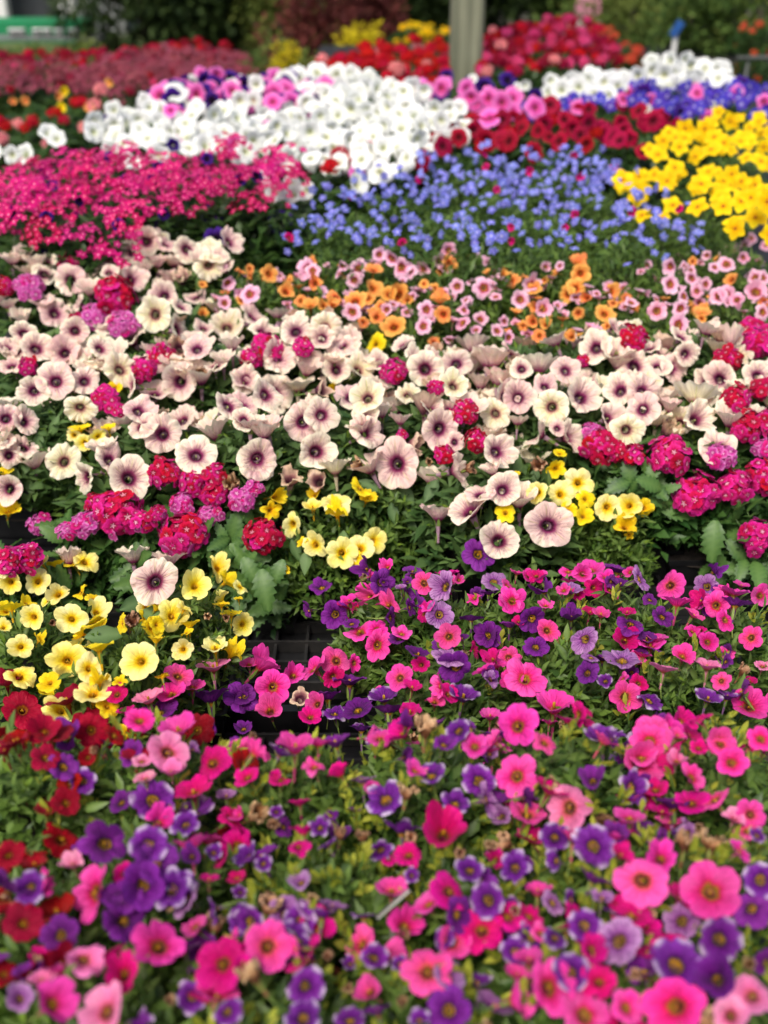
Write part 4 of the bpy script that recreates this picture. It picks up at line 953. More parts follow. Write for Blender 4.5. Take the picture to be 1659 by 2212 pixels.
# more half hidden funnels and tilted blooms between the ones that stand out
for q in [q for q in PL if q['code'] == 'c']:
    for i in range(11 if q['z'] > .966 else 8):
        r = q['R'] * math.sqrt(rnd.random()); a = rnd.uniform(0, 6.283)
        p = Vector((q['c'].x + r * math.cos(a), q['c'].y + r * math.sin(a), 0)); p.z = canopy(p.x, p.y) + .012
        if not free(p, .8): continue
        rad = .026 * rnd.uniform(.8, 1.1); zd = depth(p)
        add_flower(rnd.choice(('cream', 'cream', 'cream', 'creamy', 'wilt')), p, rad, rnd.uniform(-60, 60), rnd.uniform(30, 95), q)

for q in [q for q in PL if q['code'] in 'fmo']:
    want = {'f': 26, 'm': 18, 'o': 20}[q['code']]
    if any(s in q['root']['label'] for s in ('mostly green', 'faded violet', 'sparse lime')): want = 13
    for i in range(want):
        r = q['R'] * 1.1 * math.sqrt(rnd.random()); a = rnd.uniform(0, 6.283)
        p = Vector((q['c'].x + r * math.cos(a), q['c'].y + r * math.sin(a), 0)); p.z = canopy(p.x, p.y) + rnd.uniform(.002, .02)
        if p.z < .7 or not free(p, 1.0): continue
        if q['code'] == 'o': kd, rad = rnd.choice(('lpk', 'lpk', 'lpk', 'ora')), rnd.uniform(.008, .0125)
        elif q['R'] and 'crimson' in q['root']['label'] and q['code'] == 'f': kd, rad = rnd.choice(('red', 'red', 'vio')), rnd.uniform(.011, .017)
        elif 'yellow calibrachoa' in q['root']['label'] or 'pale yellow' in q['root']['label']: kd, rad = rnd.choice(('yel', 'yeld', 'yeld')), rnd.uniform(.009, .015)
        elif q['code'] == 'f': kd, rad = rnd.choice(('star', 'starw', 'vio', 'vio', 'mag', 'mag', 'pink', 'coral', 'lav', 'dead')), rnd.uniform(.008, .0165)
        else: kd, rad = rnd.choice(('vio', 'vio', 'vio', 'pink', 'pink', 'mag', 'dead')), rnd.uniform(.008, .0145)
        add_flower(kd, p, rad, rnd.uniform(-75, 75), rnd.uniform(0, 95), q)

# ------------------------------------------------------------------ pots, foliage and shoots of the near plants
POT_T = pot_mesh('pot', M['terra'], .07, .11); POT_S = sqpot_mesh('pot', M['black'], .05, .085)
SOIL = soil_mesh(.058, .09)
SOIL2 = soil_mesh(.05, .073)
NL = 0
for p in PL:
    root = p['root']; zt = p['z'] - root.location.z
    tk = 'terra' if p['pot'] == 'terra' else 'sq'
    ph = zt - .15
    pt = link('pot', POT_T if tk == 'terra' else POT_S, root, (0, 0, 0), None, (1.2, 1.2, (zt - .075) / .11) if tk == 'terra' else (1, 1, max(.5, ph / .085)))
    link('soil', SOIL if tk == 'terra' else SOIL2, pt)
    fk = {'cal': 'cal', 'lime': 'cal', 'pet': 'pet', 'verb': 'verb'}[p['fol']]
    sR = p['R'] / (.105 if fk == 'cal' else .12)
    fo = link('foliage', rnd.choice(FOL[fk]), root, (0, 0, zt - .18), Quaternion((0, 0, 1), rnd.uniform(0, 6.28)), (sR, sR, 1)); fo['kind'] = 'stuff'
    ns = {'f': 30, 'm': 27, 'c': 15, 'v': 15, 'y': 24, 'o': 24}[p['code']]
    made = 0; tries = 0
    while made < ns and tries < ns * 5:
        tries += 1
        r = p['R'] * 1.08 * math.sqrt(rnd.random()); a = rnd.uniform(0, 6.283)
        x, y = p['c'].x + r * math.cos(a), p['c'].y + r * math.sin(a)
        z = p['z'] - p['drop'] * (r / p['R']) ** 2 - abs(rnd.gauss(0, .014)) + .004
        if z < canopy(x, y) - .03: continue
        tip = Vector((x, y, z))
        if not free(tip, 1.5 if p['fol'] == 'verb' else .85): continue
        o_ = r / p['R']
        dirv = Vector((math.cos(a) * o_ * .8 + rnd.uniform(-.4, .4), math.sin(a) * o_ * .8 - .15 + rnd.uniform(-.4, .4), 1 - .35 * o_)).normalized()
        key = p['fol']
        me, pl = rnd.choice(SHOOT[key])
        sc_ = rnd.uniform(.8, 1.15)
        ln = (.05 if key != 'pet' else .07) if not (key == 'lime' and len(pl) == 6) else .022
        qd = dirv.to_track_quat('Z', 'Y') @ Quaternion((0, 0, 1), rnd.uniform(0, 6.28))
        s = link('shoot', me, root, tip - dirv * ln * sc_ - root.location, qd, sc_)
        for (lm, lp, lq, ls) in pl:
            link('leaf', lm, s, lp, lq, ls); NL += 1
        made += 1
# small lime rosettes at the tips all over the front bed
for p in [q for q in PL if q['code'] in 'f' and q['fol'] == 'lime'] + [q for q in PL if q['code'] == 'm'][5:]:
    made = 0; tries = 0
    while made < (15 if p['code'] == 'f' else 7) and tries < 90:
        tries += 1
        r = p['R'] * 1.1 * math.sqrt(rnd.random()); a = rnd.uniform(0, 6.283)
        x, y = p['c'].x + r * math.cos(a), p['c'].y + r * math.sin(a)
        tip = Vector((x, y, canopy(x, y) + rnd.uniform(-.006, .014)))
        if not free(tip, 1.0): continue
        me, pl = SHOOT['lime'][3 + made % 2]
        dirv = Vector((rnd.uniform(-.5, .5), rnd.uniform(-.7, .3), 1)).normalized()
        s = link('shoot', me, p['root'], tip - dirv * .02 - p['root'].location, dirv.to_track_quat('Z', 'Y') @ Quaternion((0, 0, 1), rnd.uniform(0, 6.28)), rnd.uniform(.9, 1.35))
        for (lm, lp, lq, ls) in pl: link('leaf', lm, s, lp, lq, ls); NL += 1
        made += 1
# hanging lobed verbena leaves and big petunia leaves over the dark gaps: x, y, size, roll
for x, y, ln, roll, key in [(570,1270,.052,170,'verb'),(540,1230,.04,150,'verb'),(600,1235,.036,200,'verb'),(520,1190,.036,120,'verb'),(1540,1165,.055,185,'verb'),(1465,1105,.046,100,'verb'),(1430,1080,.04,90,'verb'),(1390,1050,.036,140,'verb'),
   (1590,1095,.04,200,'verb'),(1630,1080,.036,170,'verb'),(1400,1010,.034,150,'verb'),(1330,1010,.03,80,'verb'),(660,1215,.036,185,'pet'),(640,1190,.034,160,'pet'),(60,1000,.04,200,'pet'),(30,1030,.036,170,'pet'),(80,960,.036,200,'pet'),(880,1070,.04,150,'pet'),(930,1060,.04,210,'pet'),(850,1110,.034,170,'pet'),(910,1010,.038,240,'pet'),(800,1050,.036,120,'pet'),(1010,1070,.034,200,'pet'),(740,1170,.032,190,'pet'),(300,1300,.05,60,'pet'),(345,1330,.045,100,'pet'),(230,1370,.045,80,'pet')]:
    p = hit(x, y, .0); own = owner(p, 'vcym'); root = own['root']
    # leaf axis seen in the picture at angle roll from straight up; face towards the viewer and a little up
    c = (CAM - p).normalized(); n = (c * .8 + Vector((rnd.uniform(-.3, .3), 0, .5))).normalized()
    yax = (UP * math.cos(R(roll)) + RT * math.sin(R(roll))); yax = (yax - n * yax.dot(n)).normalized(); xax = yax.cross(n)
    mt = Matrix((xax, yax, n)).transposed()
    base = {'verb': .05, 'pet': .036}[key]
    link('leaf', LEAVES[key][0], root, p - yax * ln * .5 - root.location, mt.to_quaternion(), ln / base)

# white plastic plant label stuck in the front bed (only its edge and a brown printed corner are seen)
p = hit(J_[1] + 905 * J_[0], J_[2] + 1090 * J_[0], .03)
t = thing('plant_label', 'white plastic plant label leaning among the green shoots of the front bed', 'plant label', p - Vector((0, 0, .05)))
m_ = MB(); m_.box(-.008, -.015, -.0008, .008, .015, .0008)
c_ = (CAM - p).normalized(); yx = (UP * .66 + RT * .75).normalized(); yx = (yx - c_ * yx.dot(c_)).normalized()
xx = (c_ * .97 + yx.cross(c_) * .1).normalized(); zz = xx.cross(yx).normalized()
link('label_board', m_.mesh('label_board', M['label'], False), t, (0, 0, .05), Matrix((xx, yx, zz)).transposed().to_quaternion(), 1.0)
m_ = MB(); m_.box(-.002, -.0006, -.09, .002, .0006, -.012); link('stake', m_.mesh('stake', M['label'], False), t, Vector((0, 0, .045)))

# ------------------------------------------------------------------ the beds farther back
def inside(x, y, poly):
    c = False; n = len(poly)
    for i in range(n):
        x1, y1 = poly[i]; x2, y2 = poly[(i + 1) % n]
        if (y1 > y) != (y2 > y) and x < (x2 - x1) * (y - y1) / (y2 - y1) + x1: c = not c
    return c
ORD = ['leftmost', 'second from left', 'third from left', 'fourth from left', 'fifth from left', 'sixth from left', 'seventh from left', 'eighth from left', 'ninth from left', 'tenth from left']
def roww(i, n):
    if n == 1: return ''
    if n == 2: return ('front', 'back')[i]
    if n == 3: return ('front', 'middle', 'back')[i]
    return ('front', 'second', 'third', 'fourth', 'fifth')[i] if i < n - 1 else 'back'
def bed(poly, Z, name, noun, where, group, spacing, zbase, place, fol='far', folz=.0, folR=1., xspan=None, mound=.035, mat=None, potm=None):
    "poly in picture coordinates of the flower tops; plants on a staggered grid below it; place(plant list) adds blooms"
    W = [at(x, y, Z) for x, y in poly]
    wp = [(v.x, v.y) for v in W]
    y0, y1 = min(v[1] for v in wp), max(v[1] for v in wp); x0, x1 = min(v[0] for v in wp), max(v[0] for v in wp)
    nr = max(1, round((y1 - y0) / (spacing * .95))); rows = []
    for j in range(nr):
        y = y0 + (j + .5) * (y1 - y0) / nr
        xs = [x0 + (k + .5) * .02 for k in range(int((x1 - x0) / .02) + 1)]
        xs = [x for x in xs if inside(x, y, wp)]
        if not xs: continue
        a, b = xs[0], xs[-1]
        n = max(1, round((b - a) / spacing))
        rows.append([(a + (k + .5) * (b - a) / n + rnd.uniform(-.02, .02), y + rnd.uniform(-.02, .02)) for k in range(n)])
    plants = []
    for j, row in enumerate(rows):
        for k, (x, y) in enumerate(row):
            rw = roww(j, len(rows))
            pos = ORD[min(k, 9)] if len(row) > 1 else 'the only one'
            lab = (f'{noun}, {pos}, {rw} row of {where}' if len(row) > 1 else f'{noun}, {rw} row of {where}') if rw else f'{noun}, {pos} in {where}'
            if len(rows) == 1 and len(row) == 1: lab = f'{noun} in {where}'
            if len(lab.split()) > 16: print('LONG', len(lab.split()), lab)
            root = thing(name, lab, cm, (x, y, zbase), group)
            H = Z + folz - zbase
            pot = link('pot', potm or POT_S, root, (0, 0, 0), None, (1.25, 1.25, max(.4, (H - .19) / .085)))
            fs = max(spacing * .62 / .15, .8) * folR
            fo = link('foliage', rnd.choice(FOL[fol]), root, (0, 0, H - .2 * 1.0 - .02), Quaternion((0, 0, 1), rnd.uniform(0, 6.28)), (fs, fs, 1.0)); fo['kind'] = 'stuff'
            plants.append(dict(root=root, x=x, y=y))
    return dict(plants=plants, wp=wp, Z=Z, sp=spacing, mound=mound, bb=(x0, y0, x1, y1))
def zat(B, x, y):
    d = min(((q['x'] - x) ** 2 + (q['y'] - y) ** 2) for q in B['plants']) / (B['sp'] * .6) ** 2
    return B['Z'] + B['mound'] * (1 - min(d, 1.5)) - .01
def scatter(B, n, mind, fn, jit=.012, tries=40):
    pts = []; cnt = 0; x0, y0, x1, y1 = B['bb']
    cells = {}
    while len(pts) < n and cnt < n * tries:
        cnt += 1
        x, y = rnd.uniform(x0, x1), rnd.uniform(y0, y1)
        if not inside(x, y, B['wp']): continue
        ci, cj = int(x / mind), int(y / mind)
        if any((x - a) ** 2 + (y - b) ** 2 < mind * mind for u in (-1, 0, 1) for v in (-1, 0, 1) for a, b in cells.get((ci + u, cj + v), ())): continue
        cells.setdefault((ci, cj), []).append((x, y)); pts.append((x, y))
        own = min(B['plants'], key=lambda q: (q['x'] - x) ** 2 + (q['y'] - y) ** 2)
        p = Vector((x, y, zat(B, x, y) + rnd.uniform(-jit, jit)))
        fn(p, own)
    return len(pts)
def simple(name, meshes, rad, yawj=30, pit=(-10, 35)):
    def f(p, own):
        me = rnd.choice(meshes); r = rad * rnd.uniform(.85, 1.15)
        link(name, me, own['root'], p - own['root'].location, orient(p, rnd.uniform(-yawj, yawj), rnd.uniform(*pit)), r)
    return f
def upright(name, meshes, rad):
    def f(p, own):
        me = rnd.choice(meshes); r = rad * rnd.uniform(.8, 1.2)
        q = (Vector((rnd.uniform(-.35, .35), -.5 + rnd.uniform(-.3, .3), 1))).normalized().to_track_quat('Z', 'Y') @ Quaternion((0, 0, 1), rnd.uniform(0, 6.28))
        link(name, me, own['root'], p - own['root'].location, q, r)
    return f
def bidens(p, own):
    q = orient(p, rnd.uniform(-35, 35), rnd.uniform(-5, 50)); r = .023 * rnd.uniform(.85, 1.15)
    o = link('flower', DISC, own['root'], p - own['root'].location, q, r)
    for pm in rnd.choice(BID): link('petal', pm, o)
LOBN = [0]
def lob(kind):
    return simple('flower', LOB[kind], .0115, 50, (-20, 50))

# magenta verbena with white eyes, left
B = bed([(-30,385),(140,350),(320,342),(610,340),(635,390),(560,430),(330,455),(270,500),(-30,480)], 1.06, 'verbena_plant', 'magenta verbena', 'the left bed behind cream petunias', 'magenta verbena bed', .22, ZB, None, mound=.03, folR=1.1)
scatter(B, 84, .058, upright('flower_head', CLUS['vf'], .044), .03)
scatter(B, 26, .1, simple('flower', KIND['dkp'], .013), .0)
# leafy front of the verbena bed is lower
B2 = bed([(60,500),(300,470),(560,440),(620,470),(590,530),(300,520),(60,540)], .99, 'leafy_plant', 'leafy plant with purple flowers', 'the strip under magenta verbena', 'leafy strip behind the cream petunias', .2, ZB, None, folR=1.25)
scatter(B2, 8, .1, simple('flower', KIND['dkp'], .024))
# blue lobelia
B = bed([(600,478),(760,395),(930,340),(1330,335),(1400,420),(1530,470),(1510,525),(1300,552),(1130,535),(900,545),(620,522)], 1.02, 'lobelia_plant', 'sky blue lobelia', 'the wide blue bed', 'blue lobelia bed', .21, ZB, None, fol='thin', mound=.03)
scatter(B, 500, .013, simple('flower', LOB['lob'], .0094, 60, (-20, 70)), .03)
scatter(B, 18, .1, simple('flower', KIND['mag'], .010), .0)
# golden bidens, right
B = bed([(1335,345),(1420,305),(1545,262),(1680,258),(1690,510),(1560,500),(1480,445),(1350,420)], 1.05, 'bidens_plant', 'golden yellow bidens', 'the yellow mound on the right', 'golden bidens bed', .25, ZB, None, fol='thin', folR=.8, mound=.03, folz=-.05)
scatter(B, 90, .036, bidens, .03)
# white petunias
B = bed([(195,285),(225,250),(370,215),(480,235),(700,240),(905,215),(1005,245),(1010,285),(930,310),(870,370),(770,390),(690,350),(560,340),(430,318),(300,330)], 1.03, 'petunia_plant', 'pure white petunia', 'the broad white drift', 'white petunia drift', .24, ZB, None, mound=.025)
scatter(B, 240, .041, simple('flower', KIND['white'], .027, 45, (-20, 55)), .03); scatter(B, 5, .14, simple('flower', KIND['dkp'], .018), .0); scatter(B, 8, .16, simple('flower', KIND['bub'], .022), .03)
B = bed([(600,175),(640,155),(780,165),(890,185),(905,215),(720,215)], 1.06, 'petunia_plant', 'white petunia behind pink flowers', 'the patch left of the post', 'white petunias left of the post', .25, ZB, None, mound=.02)
scatter(B, 42, .055, simple('flower', KIND['white'], .033), .015)
B = bed([(-20,330),(110,310),(150,300),(170,320),(60,350),(-20,380)], 1.03, 'petunia_plant', 'white petunia beside magenta verbena', 'the left edge', 'white petunias at the left edge', .24, ZB, None)
scatter(B, 9, .07, simple('flower', KIND['white'], .023), .015)
B = bed([(580,420),(660,415),(660,440),(590,445)], 1.0, 'petunia_plant', 'small white petunia with three blooms', 'the gap between magenta and blue beds', None, .3, ZB, None)
scatter(B, 6, .035, simple('flower', KIND['white'], .022), .005)
# red blooms right of the white drift
B = bed([(700,345),(790,325),(810,360),(720,390)], 1.03, 'geranium_plant', 'bright red geranium', 'the spot between white drift and blue bed', None, .3, ZB, None)
scatter(B, 5, .06, upright('flower_head', CLUS['ger'], .045), .01)
# crimson petunias
B = bed([(870,345),(1010,265),(1190,232),(1300,235),(1480,255),(1470,290),(1350,330),(1000,330)], 1.01, 'petunia_plant', 'deep crimson petunia', 'the bed behind blue lobelia', 'crimson petunia bed', .23, ZB, None, mound=.03, folR=1.15)
scatter(B, 50, .055, simple('flower', KIND['crim'], .026, 40, (-10, 40)), .012)
scatter(B, 6, .2, upright('flower_head', CLUS['ger'], .04), .01)
# pink and purple strip behind the white drift
B = bed([(330,225),(410,180),(590,182),(760,205),(600,235),(440,225),(380,240)], 1.04, 'petunia_plant', 'purple and pink petunia', 'the strip behind the white drift', 'pink and purple petunias behind the white drift', .25, ZB, None)
scatter(B, 34, .06, simple('flower', KIND['bub'], .03), .02); scatter(B, 40, .06, simple('flower', KIND['dkp'], .03), .01); scatter(B, 16, .1, simple('flower', KIND['white'], .03), .03)
B = bed([(900,205),(1030,215),(1110,225),(1160,238),(1050,262),(1005,245)], 1.03, 'petunia_plant', 'bubblegum pink petunia', 'the strip right of the white drift', 'pink petunias right of the white drift', .25, ZB, None)
scatter(B, 36, .05, simple('flower', KIND['bub'], .03), .02)
B = bed([(1130,215),(1290,195),(1420,190),(1680,190),(1680,240),(1480,248),(1220,232)], 1.02, 'lobelia_plant', 'dark purple lobelia', 'the strip below the right white flowers', 'purple lobelias on the right', .26, ZB, None, fol='thin')
scatter(B, 150, .03, simple('flower', LOB['lobp'], .018, 50, (-20, 50)), .02); scatter(B, 12, .15, simple('flower', KIND['dkp'], .032), .015); scatter(B, 12, .12, simple('flower', KIND['bub'], .024), .02); scatter(B, 10, .1, simple('flower', KIND['white'], .016), .02)
B = bed([(920,165),(1040,180),(1150,175),(1170,205),(1040,215),(910,200)], 1.0, 'leafy_plant', 'dark leafy plant', 'the cluster around the timber post', 'dark plants round the post', .27, ZB, None)  # dark foliage with sparse blooms beside the post
scatter(B, 8, .12, simple('flower', KIND['white'], .018), .02); scatter(B, 8, .12, simple('flower', KIND['dkp'], .03), .0); scatter(B, 2, .2, upright('flower_head', CLUS['ger'], .04), .01)
# white on the right
B = bed([(1165,158),(1300,165),(1395,152),(1410,142),(1540,140),(1590,168),(1580,188),(1400,182),(1330,205),(1260,200),(1190,180)], 1.04, 'petunia_plant', 'white petunia', 'the right row beyond yellow bidens', 'white petunias on the right', .27, ZB, None, mound=.03)
scatter(B, 80, .055, simple('flower', KIND['white'], .032, 30, (-15, 30)), .018)
# scarlet geraniums beyond the post
zg = .728
B = bed([(640,158),(720,110),(960,86),(975,150),(880,170),(700,180)], 1.0, 'geranium_plant', 'scarlet geranium', 'the red bed left of the timber post', 'scarlet geraniums left of the post', .34, zg, None, mound=.02)
scatter(B, 130, .06, upright('flower_head', CLUS['ger'], .052), .02); scatter(B, 7, .25, upright('flower_head', CLUS['salm'], .05), .03)
B = bed([(1035,66),(1240,46),(1310,70),(1350,118),(1200,140),(1040,150)], 1.0, 'geranium_plant', 'rose red geranium', 'the red and pink bed right of the timber post', 'rose geraniums right of the post', .36, zg, None, mound=.02)
scatter(B, 70, .075, upright('flower_head', CLUS['crim'], .055), .02); scatter(B, 40, .09, upright('flower_head', CLUS['ger'], .05), .02); scatter(B, 60, .08, upright('flower_head', CLUS['gerp'], .05), .03); scatter(B, 8, .25, upright('flower_head', CLUS['salm'], .05), .05)
# far left beds
zl = .628
B = bed([(-40,165),(150,140),(330,112),(520,112),(540,155),(480,180),(250,190),(-40,190)], .93, 'flowering_plant', 'dusky pink flowering plant', 'the muted far left bed', 'dusky pink plants far left', .4, zl, None, mound=.02)
scatter(B, 190, .055, upright('flower_head', CLUS['dust'], .045), .03); scatter(B, 40, .1, upright('flower_head', CLUS['crim'], .04), .02); scatter(B, 12, .2, upright('flower_head', CLUS['gerp'], .04), .03)
B = bed([(-40,128),(190,108),(380,92),(520,98),(500,116),(300,120),(-40,145)], .95, 'geranium_plant', 'scarlet geranium', 'the red line behind the dusky pink bed', 'scarlet geraniums far left', .36, zl, None, mound=.01)
scatter(B, 90, .06, upright('flower_head', CLUS['crim'], .045), .02); scatter(B, 44, .08, upright('flower_head', CLUS['ger'], .04), .02)
B = bed([(-40,200),(330,190),(500,180),(520,205),(330,240),(-40,260)], .92, 'leafy_plant', 'leafy plant with orange flowers', 'the far left green strip', 'leafy plants far left', .38, zl, None, folR=1.1)
scatter(B, 9, .2, simple('flower', KIND['ora'], .017), .02); scatter(B, 7, .25, simple('flower', KIND['yeld'], .016), .02)
B = bed([(-40,262),(120,232),(330,225),(300,250),(170,290),(-40,330)], .90, 'rose_plant', 'red and salmon rose', 'the left edge behind the white petunias', 'roses at the left edge', .3, zl, None, folR=1.1)
scatter(B, 20, .1, upright('flower_head', CLUS['ger'], .045), .03); scatter(B, 9, .14, upright('flower_head', CLUS['salm'], .05), .05)

# ------------------------------------------------------------------ post, trees, shrubs and far things
def atY(x, y, Y):
    d = ray(x, y); return CAM + d * (Y / d.y)
p = atY(1003, 195, 4.33); zp = depth(p); wpost = 68 * zp / FP
t = thing('timber_post', 'square weathered grey green timber post standing behind the white flowers', 'post', (p.x, p.y, 0))
m_ = MB(); h = wpost / 2; b = .012
prof = [(-h+b, -h), (h-b, -h), (h, -h+b), (h, h-b), (h-b, h), (-h+b, h), (-h, h-b), (-h, -h+b)]
m_.add([(x, y, z) for z in (0, 3.2) for x, y in prof], [tuple((i, (i+1) % 8, (i+1) % 8 + 8, i + 8)) for i in range(8)] + [tuple(range(8))[::-1], tuple(range(8, 16))])
link('post_shaft', m_.mesh('post_shaft', M['wood'], False), t)
m_ = MB(); m_.box(-h-.03, -h-.03, 0, h+.03, h+.03, .06); link('post_foot', m_.mesh('post_foot', M['metal'], False), t)

def tree(name, label, x, Y, ztop, rx, mat, n, ln, seed, zbot=0., cat='tree', group=None):
    "crown from zbot to ztop, widest in its lower half; a trunk with limbs inside"
    X = ray(x, 0).x / ray(x, 0).y * Y
    t = thing(name, label, cat, (X, Y, 0), group)
    zc = zbot + (ztop - zbot) * .42; rz = ztop - zc
    m = MB(); q = random.Random(seed)
    m.tube([(0, 0, 0), (.02, 0, zc * .6), (.0, .03, zc + rz * .5)], [rx * .06 + .012, rx * .04 + .01, .008], 8)
    for k in range(7):
        a = q.uniform(0, 6.28); z0 = q.uniform(.3, 1) * zc
        m.tube([(0, 0, z0), (rx * .35 * math.cos(a), rx * .35 * math.sin(a), z0 + rz * .2), (rx * .75 * math.cos(a), rx * .75 * math.sin(a), z0 + rz * .35)], [rx * .025 + .005, rx * .015 + .004, .003], 5)
    link('trunk', m.mesh('trunk', M['bark']), t)
    fl = (zbot - zc) / rz + .02
    link('crown', clump_mesh('crown', mat, seed, n, rx, rx * .8, rz, ln, ln * .5, 34, fl), t, (0, 0, zc))
    return t
BU = 'bush'
tree('evergreen_shrub', 'large dark evergreen shrub left of the middle at the top', 320, 9.2, 2.0, .95, M['tree1'], 9000, .08, 1, cat=BU)
tree('evergreen_shrub', 'dark evergreen joined on the right side of the large evergreen shrub', 500, 9.7, 1.9, .85, M['tree1'], 7000, .08, 2, cat=BU)
tree('evergreen_shrub', 'dark evergreen directly left of the timber post at the top', 850, 10.6, 1.9, .9, M['tree1'], 7000, .09, 3, cat=BU)
tree('evergreen_shrub', 'dark evergreen directly behind the timber post', 1020, 11.0, 2.0, 1.0, M['tree1'], 7000, .09, 4, cat=BU)
tree('evergreen_shrub', 'dark evergreen right of the timber post at the top', 1180, 10.6, 2.0, .9, M['tree1'], 7000, .09, 5, cat=BU)
tree('burgundy_bush', 'burgundy leaved bush left of the post at the top', 690, 8.2, 1.15, .42, M['burg'], 3000, .06, 6, cat=BU)
tree('burgundy_bush', 'small dark red bush beside the yellow flowers at the top', 810, 8.6, 1.1, .33, M['burg'], 2000, .06, 7, cat=BU)
tree('olive_bush', 'pale olive bush between evergreen and burgundy bush', 600, 9.0, 1.3, .4, M['tree2'], 2600, .06, 8, cat=BU)
tree('green_bush', 'light green bush right of the coral flowers at the top', 1370, 7.6, 1.3, .5, M['tree2'], 3600, .06, 9, cat=BU)
tree('green_bush', 'olive green bush behind the white flowers on the right', 1500, 6.6, 1.3, .5, M['tree3'], 3600, .055, 10, cat=BU)
tree('green_bush', 'mid green shrub at the right edge with orange flowers', 1650, 6.2, 1.35, .45, M['tree3'], 3600, .055, 11, cat=BU)
tree('green_bush', 'tall olive shrub at the right beyond the other shrubs', 1560, 8.6, 1.7, .9, M['tree2'], 5000, .07, 12, cat=BU)
tree('green_bush', 'tall green shrub far behind the coral flowers', 1400, 10.0, 1.7, .9, M['tree3'], 5000, .08, 13, cat=BU)
tree('hedge_bush', 'green hedge bush at the far left below the emerald counter', 40, 7.9, .56, .5, M['tree3'], 4000, .045, 14, cat=BU)
tree('hedge_bush', 'green hedge bush between emerald counter and large evergreen', 170, 8.3, .5, .35, M['tree2'], 2600, .045, 15, cat=BU)
tree('green_bush', 'low leafy bush beside the round golden bush', 560, 6.6, .78, .3, M['tree3'], 2600, .045, 18, cat=BU)
tree('olive_bush', 'low olive bush behind the round golden bush', 660, 7.0, .72, .3, M['tree2'], 2600, .045, 19, cat=BU)
tree('golden_bush', 'round golden yellow bush in front of the burgundy bush', 617, 5.9, .81, .115, M['gold'], 900, .03, 16, .58, BU)
tree('golden_bush', 'lime yellow bush behind the scarlet geraniums', 780, 7.3, .76, .15, M['gold'], 800, .04, 17, .5, BU)
# yellow flowers left of the post
def loose(name, label, x, Y, z, n, spread, mesh, fr, leafm=None, cat=cm, group=None, zb=0.):
    X = ray(x, 0).x / ray(x, 0).y * Y
    t = thing(name, label, cat, (X, Y, zb), group); H = z - zb
    pt = link('pot', POT_T, t, (0, 0, 0), None, (1.6, 1.6, 1.8))
    fs = spread / .13
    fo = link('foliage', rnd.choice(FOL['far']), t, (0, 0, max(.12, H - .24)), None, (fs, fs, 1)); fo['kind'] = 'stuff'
    if H > .5:
        m = MB(); m.tube([(0, 0, .15), (0, 0, H - .1)], [.02, .012], 6); link('trunk', m.mesh('trunk', M['bark']), t)
    for i in range(n):
        r = spread * math.sqrt(rnd.random()); a = rnd.uniform(0, 6.28)
        q = Vector((rnd.uniform(-.3, .3), -.6, 1)).normalized().to_track_quat('Z', 'Y')
        link('flower_head', rnd.choice(mesh), t, (r * math.cos(a), r * math.sin(a), H - .03 - .1 * (r / spread) ** 2 + rnd.uniform(-.03, .03)), q, fr * rnd.uniform(.8, 1.2))
    return t
CLUS['bid'] = [cluster_mesh('flower_head', M['bid'], 560 + j, 14) for j in range(2)]
loose('yellow_flower_pot', 'pot of bright yellow flowers left of the timber post', 905, 7.6, .74, 26, .17, CLUS['bid'], .06)
loose('yellow_flower_pot', 'small pot of yellow flowers touching the left side of the post', 962, 7.9, .68, 8, .08, CLUS['bid'], .05)
for k, (x, y) in enumerate([(1295,58),(1318,72),(1336,86),(1354,100),(1372,114),(1388,128)]):
    Yk = 7.0 - k * .35; pz = atY(x, y, Yk).z
    loose('coral_flower_pot', f'coral orange begonia, {("farthest", "second farthest", "third farthest", "third nearest", "second nearest", "nearest")[k]} of the slanting row on the right', x, Yk, pz + .05, 10, .085, CLUS['gerc'], .05, group='row of coral begonias', zb=0.)
for k, (x, Y, z) in enumerate([(1640, 5.65, .98), (1648, 5.5, .86)]):
    loose('orange_flower_pot', ('tall orange flowering plant at the top right corner', 'lower orange flowering plant at the right edge')[k], x, Y, z, 7, .1, CLUS['gerc'], .04)

def boxthing(name, label, cat, x, Y, parts):
    X = ray(x, 0).x / ray(x, 0).y * Y
    t = thing(name, label, cat, (X, Y, 0))
    for (pn, mat, bx) in parts:
        m = MB(); m.box(*bx); link(pn, m.mesh(pn, M[mat], False), t)
    return t
zt_ = atY(1272, 0, 8.2).z; zm_ = atY(1272, 42, 8.2).z; zb_ = atY(1272, 72, 8.2).z
boxthing('notice_board', 'pale pink and white board on a post above the rose geraniums', 'sign', 1272, 8.2, [('pink_panel', 'pinkp', (-.085, -.02, zm_, .085, .02, zt_ + .1)), ('white_panel', 'whitep', (-.09, -.024, zb_, .1, .024, zm_ - .01)), ('post', 'metal', (-.02, .026, 0, .02, .06, zt_))])
p = atY(1462, 62, 6.0)
t = thing('plant_label', 'blue plant label leaning on a white stake among the bushes on the right', 'plant label', (p.x, p.y, 0))
m_ = MB(); m_.box(-.02, -.004, -.04, .02, .004, .04); link('label_board', m_.mesh('label_board', M['blue'], False), t, (0, 0, p.z), Quaternion((0, 1, 0), R(30)))
m_ = MB(); m_.box(-.012, .005, 0, .012, .013, p.z); link('stake', m_.mesh('stake', M['whitep'], False), t)
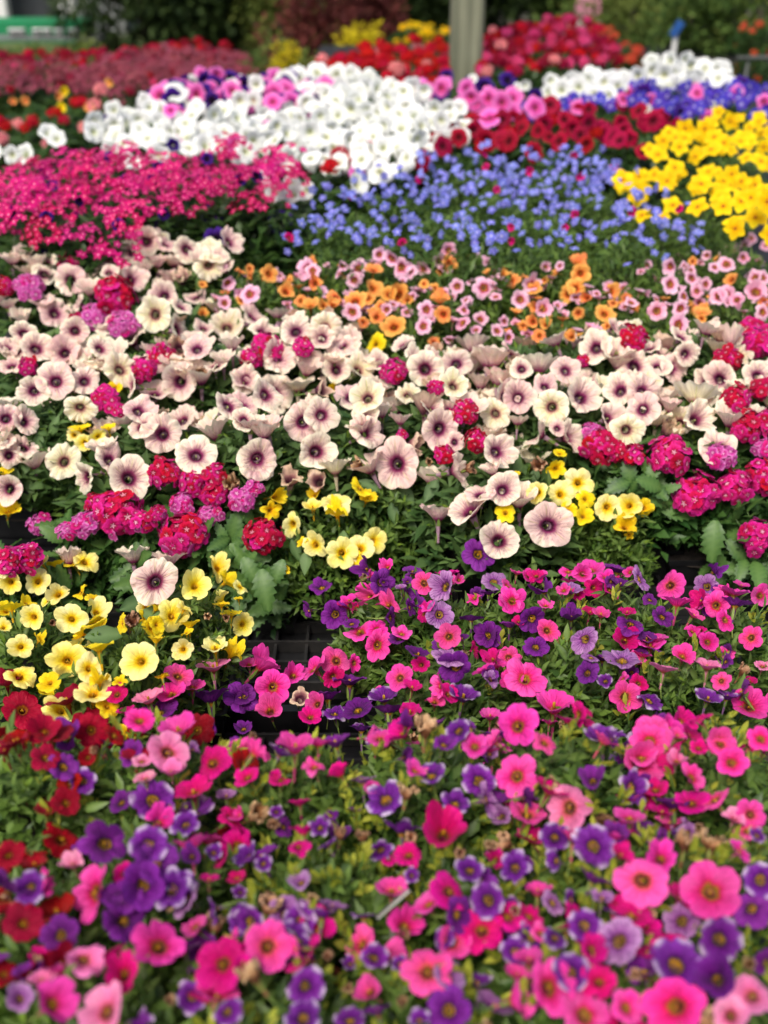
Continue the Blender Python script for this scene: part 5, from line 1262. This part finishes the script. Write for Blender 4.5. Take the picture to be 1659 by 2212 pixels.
# rail at the right edge
t = thing('metal_rail', 'low dark metal rail with thin uprights at the right edge', 'rail', (1.75, 4.6, 0))
m_ = MB(); m_.tube([(-.35, 0, .95), (.9, .1, .95)], .009, 8); link('top_rail', m_.mesh('top_rail', M['dkmetal']), t)
for k in range(4):
    m_ = MB() if k == 0 else m_
    if k == 0: m_.tube([(0, 0, 0), (0, 0, .945)], .008, 8); um = m_.mesh('upright', M['dkmetal'])
    link('upright', um, t, (-.3 + k * .36, .01 + .03 * k, 0))
# emerald counter, white tubs and pale building at the far left
def XY(x, Y): return ray(x, 0).x / ray(x, 0).y * Y
t = thing('garden_counter', 'emerald green counter behind a row of white tubs at the top left', 'counter', (XY(60, 9.1), 9.1, 0))
m_ = MB(); m_.box(-.75, 0, .40, .40, .3, .545); link('counter_cloth', m_.mesh('counter_cloth', M['green'], False), t)
m_ = MB(); m_.box(-.03, .1, 0, .03, .16, .398); lm = m_.mesh('leg', M['metal'], False)
for a in (-.6, .3): link('leg', lm, t, (a, 0, 0))
t = thing('low_shelf', 'low grey shelf carrying white tubs at the far left', 'shelf', (XY(70, 8.85), 8.85, 0))
m_ = MB(); m_.box(-.6, -.1, .46, .5, .1, .475); link('shelf_board', m_.mesh('shelf_board', M['metal'], False), t)
m_ = MB(); m_.box(-.02, -.02, 0, .02, .02, .458); lm = m_.mesh('leg', M['metal'], False)
for a in (-.5, .42): link('leg', lm, t, (a, 0, 0))
m_ = MB(); m_.lathe([(0, 0), (.028, 0), (.036, .05), (.04, .05), (.04, .058), (0, .054)], 14); tub = m_.mesh('tub', M['whitep'])
for k, x in enumerate((18, 34, 70, 92, 118, 150)):
    o = link('tub', tub, None, (XY(x, 8.8), 8.8, .476)); tag(o, f'white tub, {ORD[k]} in the row before the emerald counter', 'tub', 'white tubs')
t = thing('building', 'pale rendered building with white posts at the top left corner', 'building', (XY(60, 12.6), 12.6, 0))
m_ = MB(); m_.box(-4, 0, 0, 1.0, 4, 3.2); link('wall', m_.mesh('wall', M['render'], False), t)
m_ = MB(); m_.box(-4.2, -.5, 3.203, 1.2, 4.2, 3.35); link('roof', m_.mesh('roof', M['metal'], False), t)
for k, x in enumerate((-3.4, -2.0, -.62)):
    m_ = MB(); m_.box(0, -.05, .08, 1.0, -.004, 2.2) if False else m_.box(0, -.05, .02, 1.0, -.004, 2.2); f = link('window', m_.mesh('window', M['metal'], False), t, (x, 0, 0))
    m_ = MB(); m_.box(.08, -.062, .1, .92, -.052, 2.12); link('pane', m_.mesh('pane', M['glass'], False), f)
m_ = MB(); m_.box(-.07, -.07, 0, .07, .07, 3.2); pm_ = m_.mesh('post', M['whitep'], False)
for x in (-1.5, -.2, .5): link('post', pm_, t, (x, -.3, 0))
for k, (x, r, s) in enumerate([(-60, 1.6, 50), (420, 1.7, 51), (800, 1.6, 52), (1250, 1.6, 53), (1700, 1.6, 54)]):
    tree('background_tree', f'tall tree closing the view at the top, {ORD[k]} of the rear row', x, 15.5, 6.5, r * 1.3, M['tree1'] if k in (1, 2, 3) else M['tree3'], 6000, .2, s, .1, group='trees closing the view')
for o in col.objects:
    if 'label' in o and len(o['label'].split()) > 16: print('LONG', len(o['label'].split()), o['label'])
print('objects', len(bpy.data.objects), 'leaves', NL)
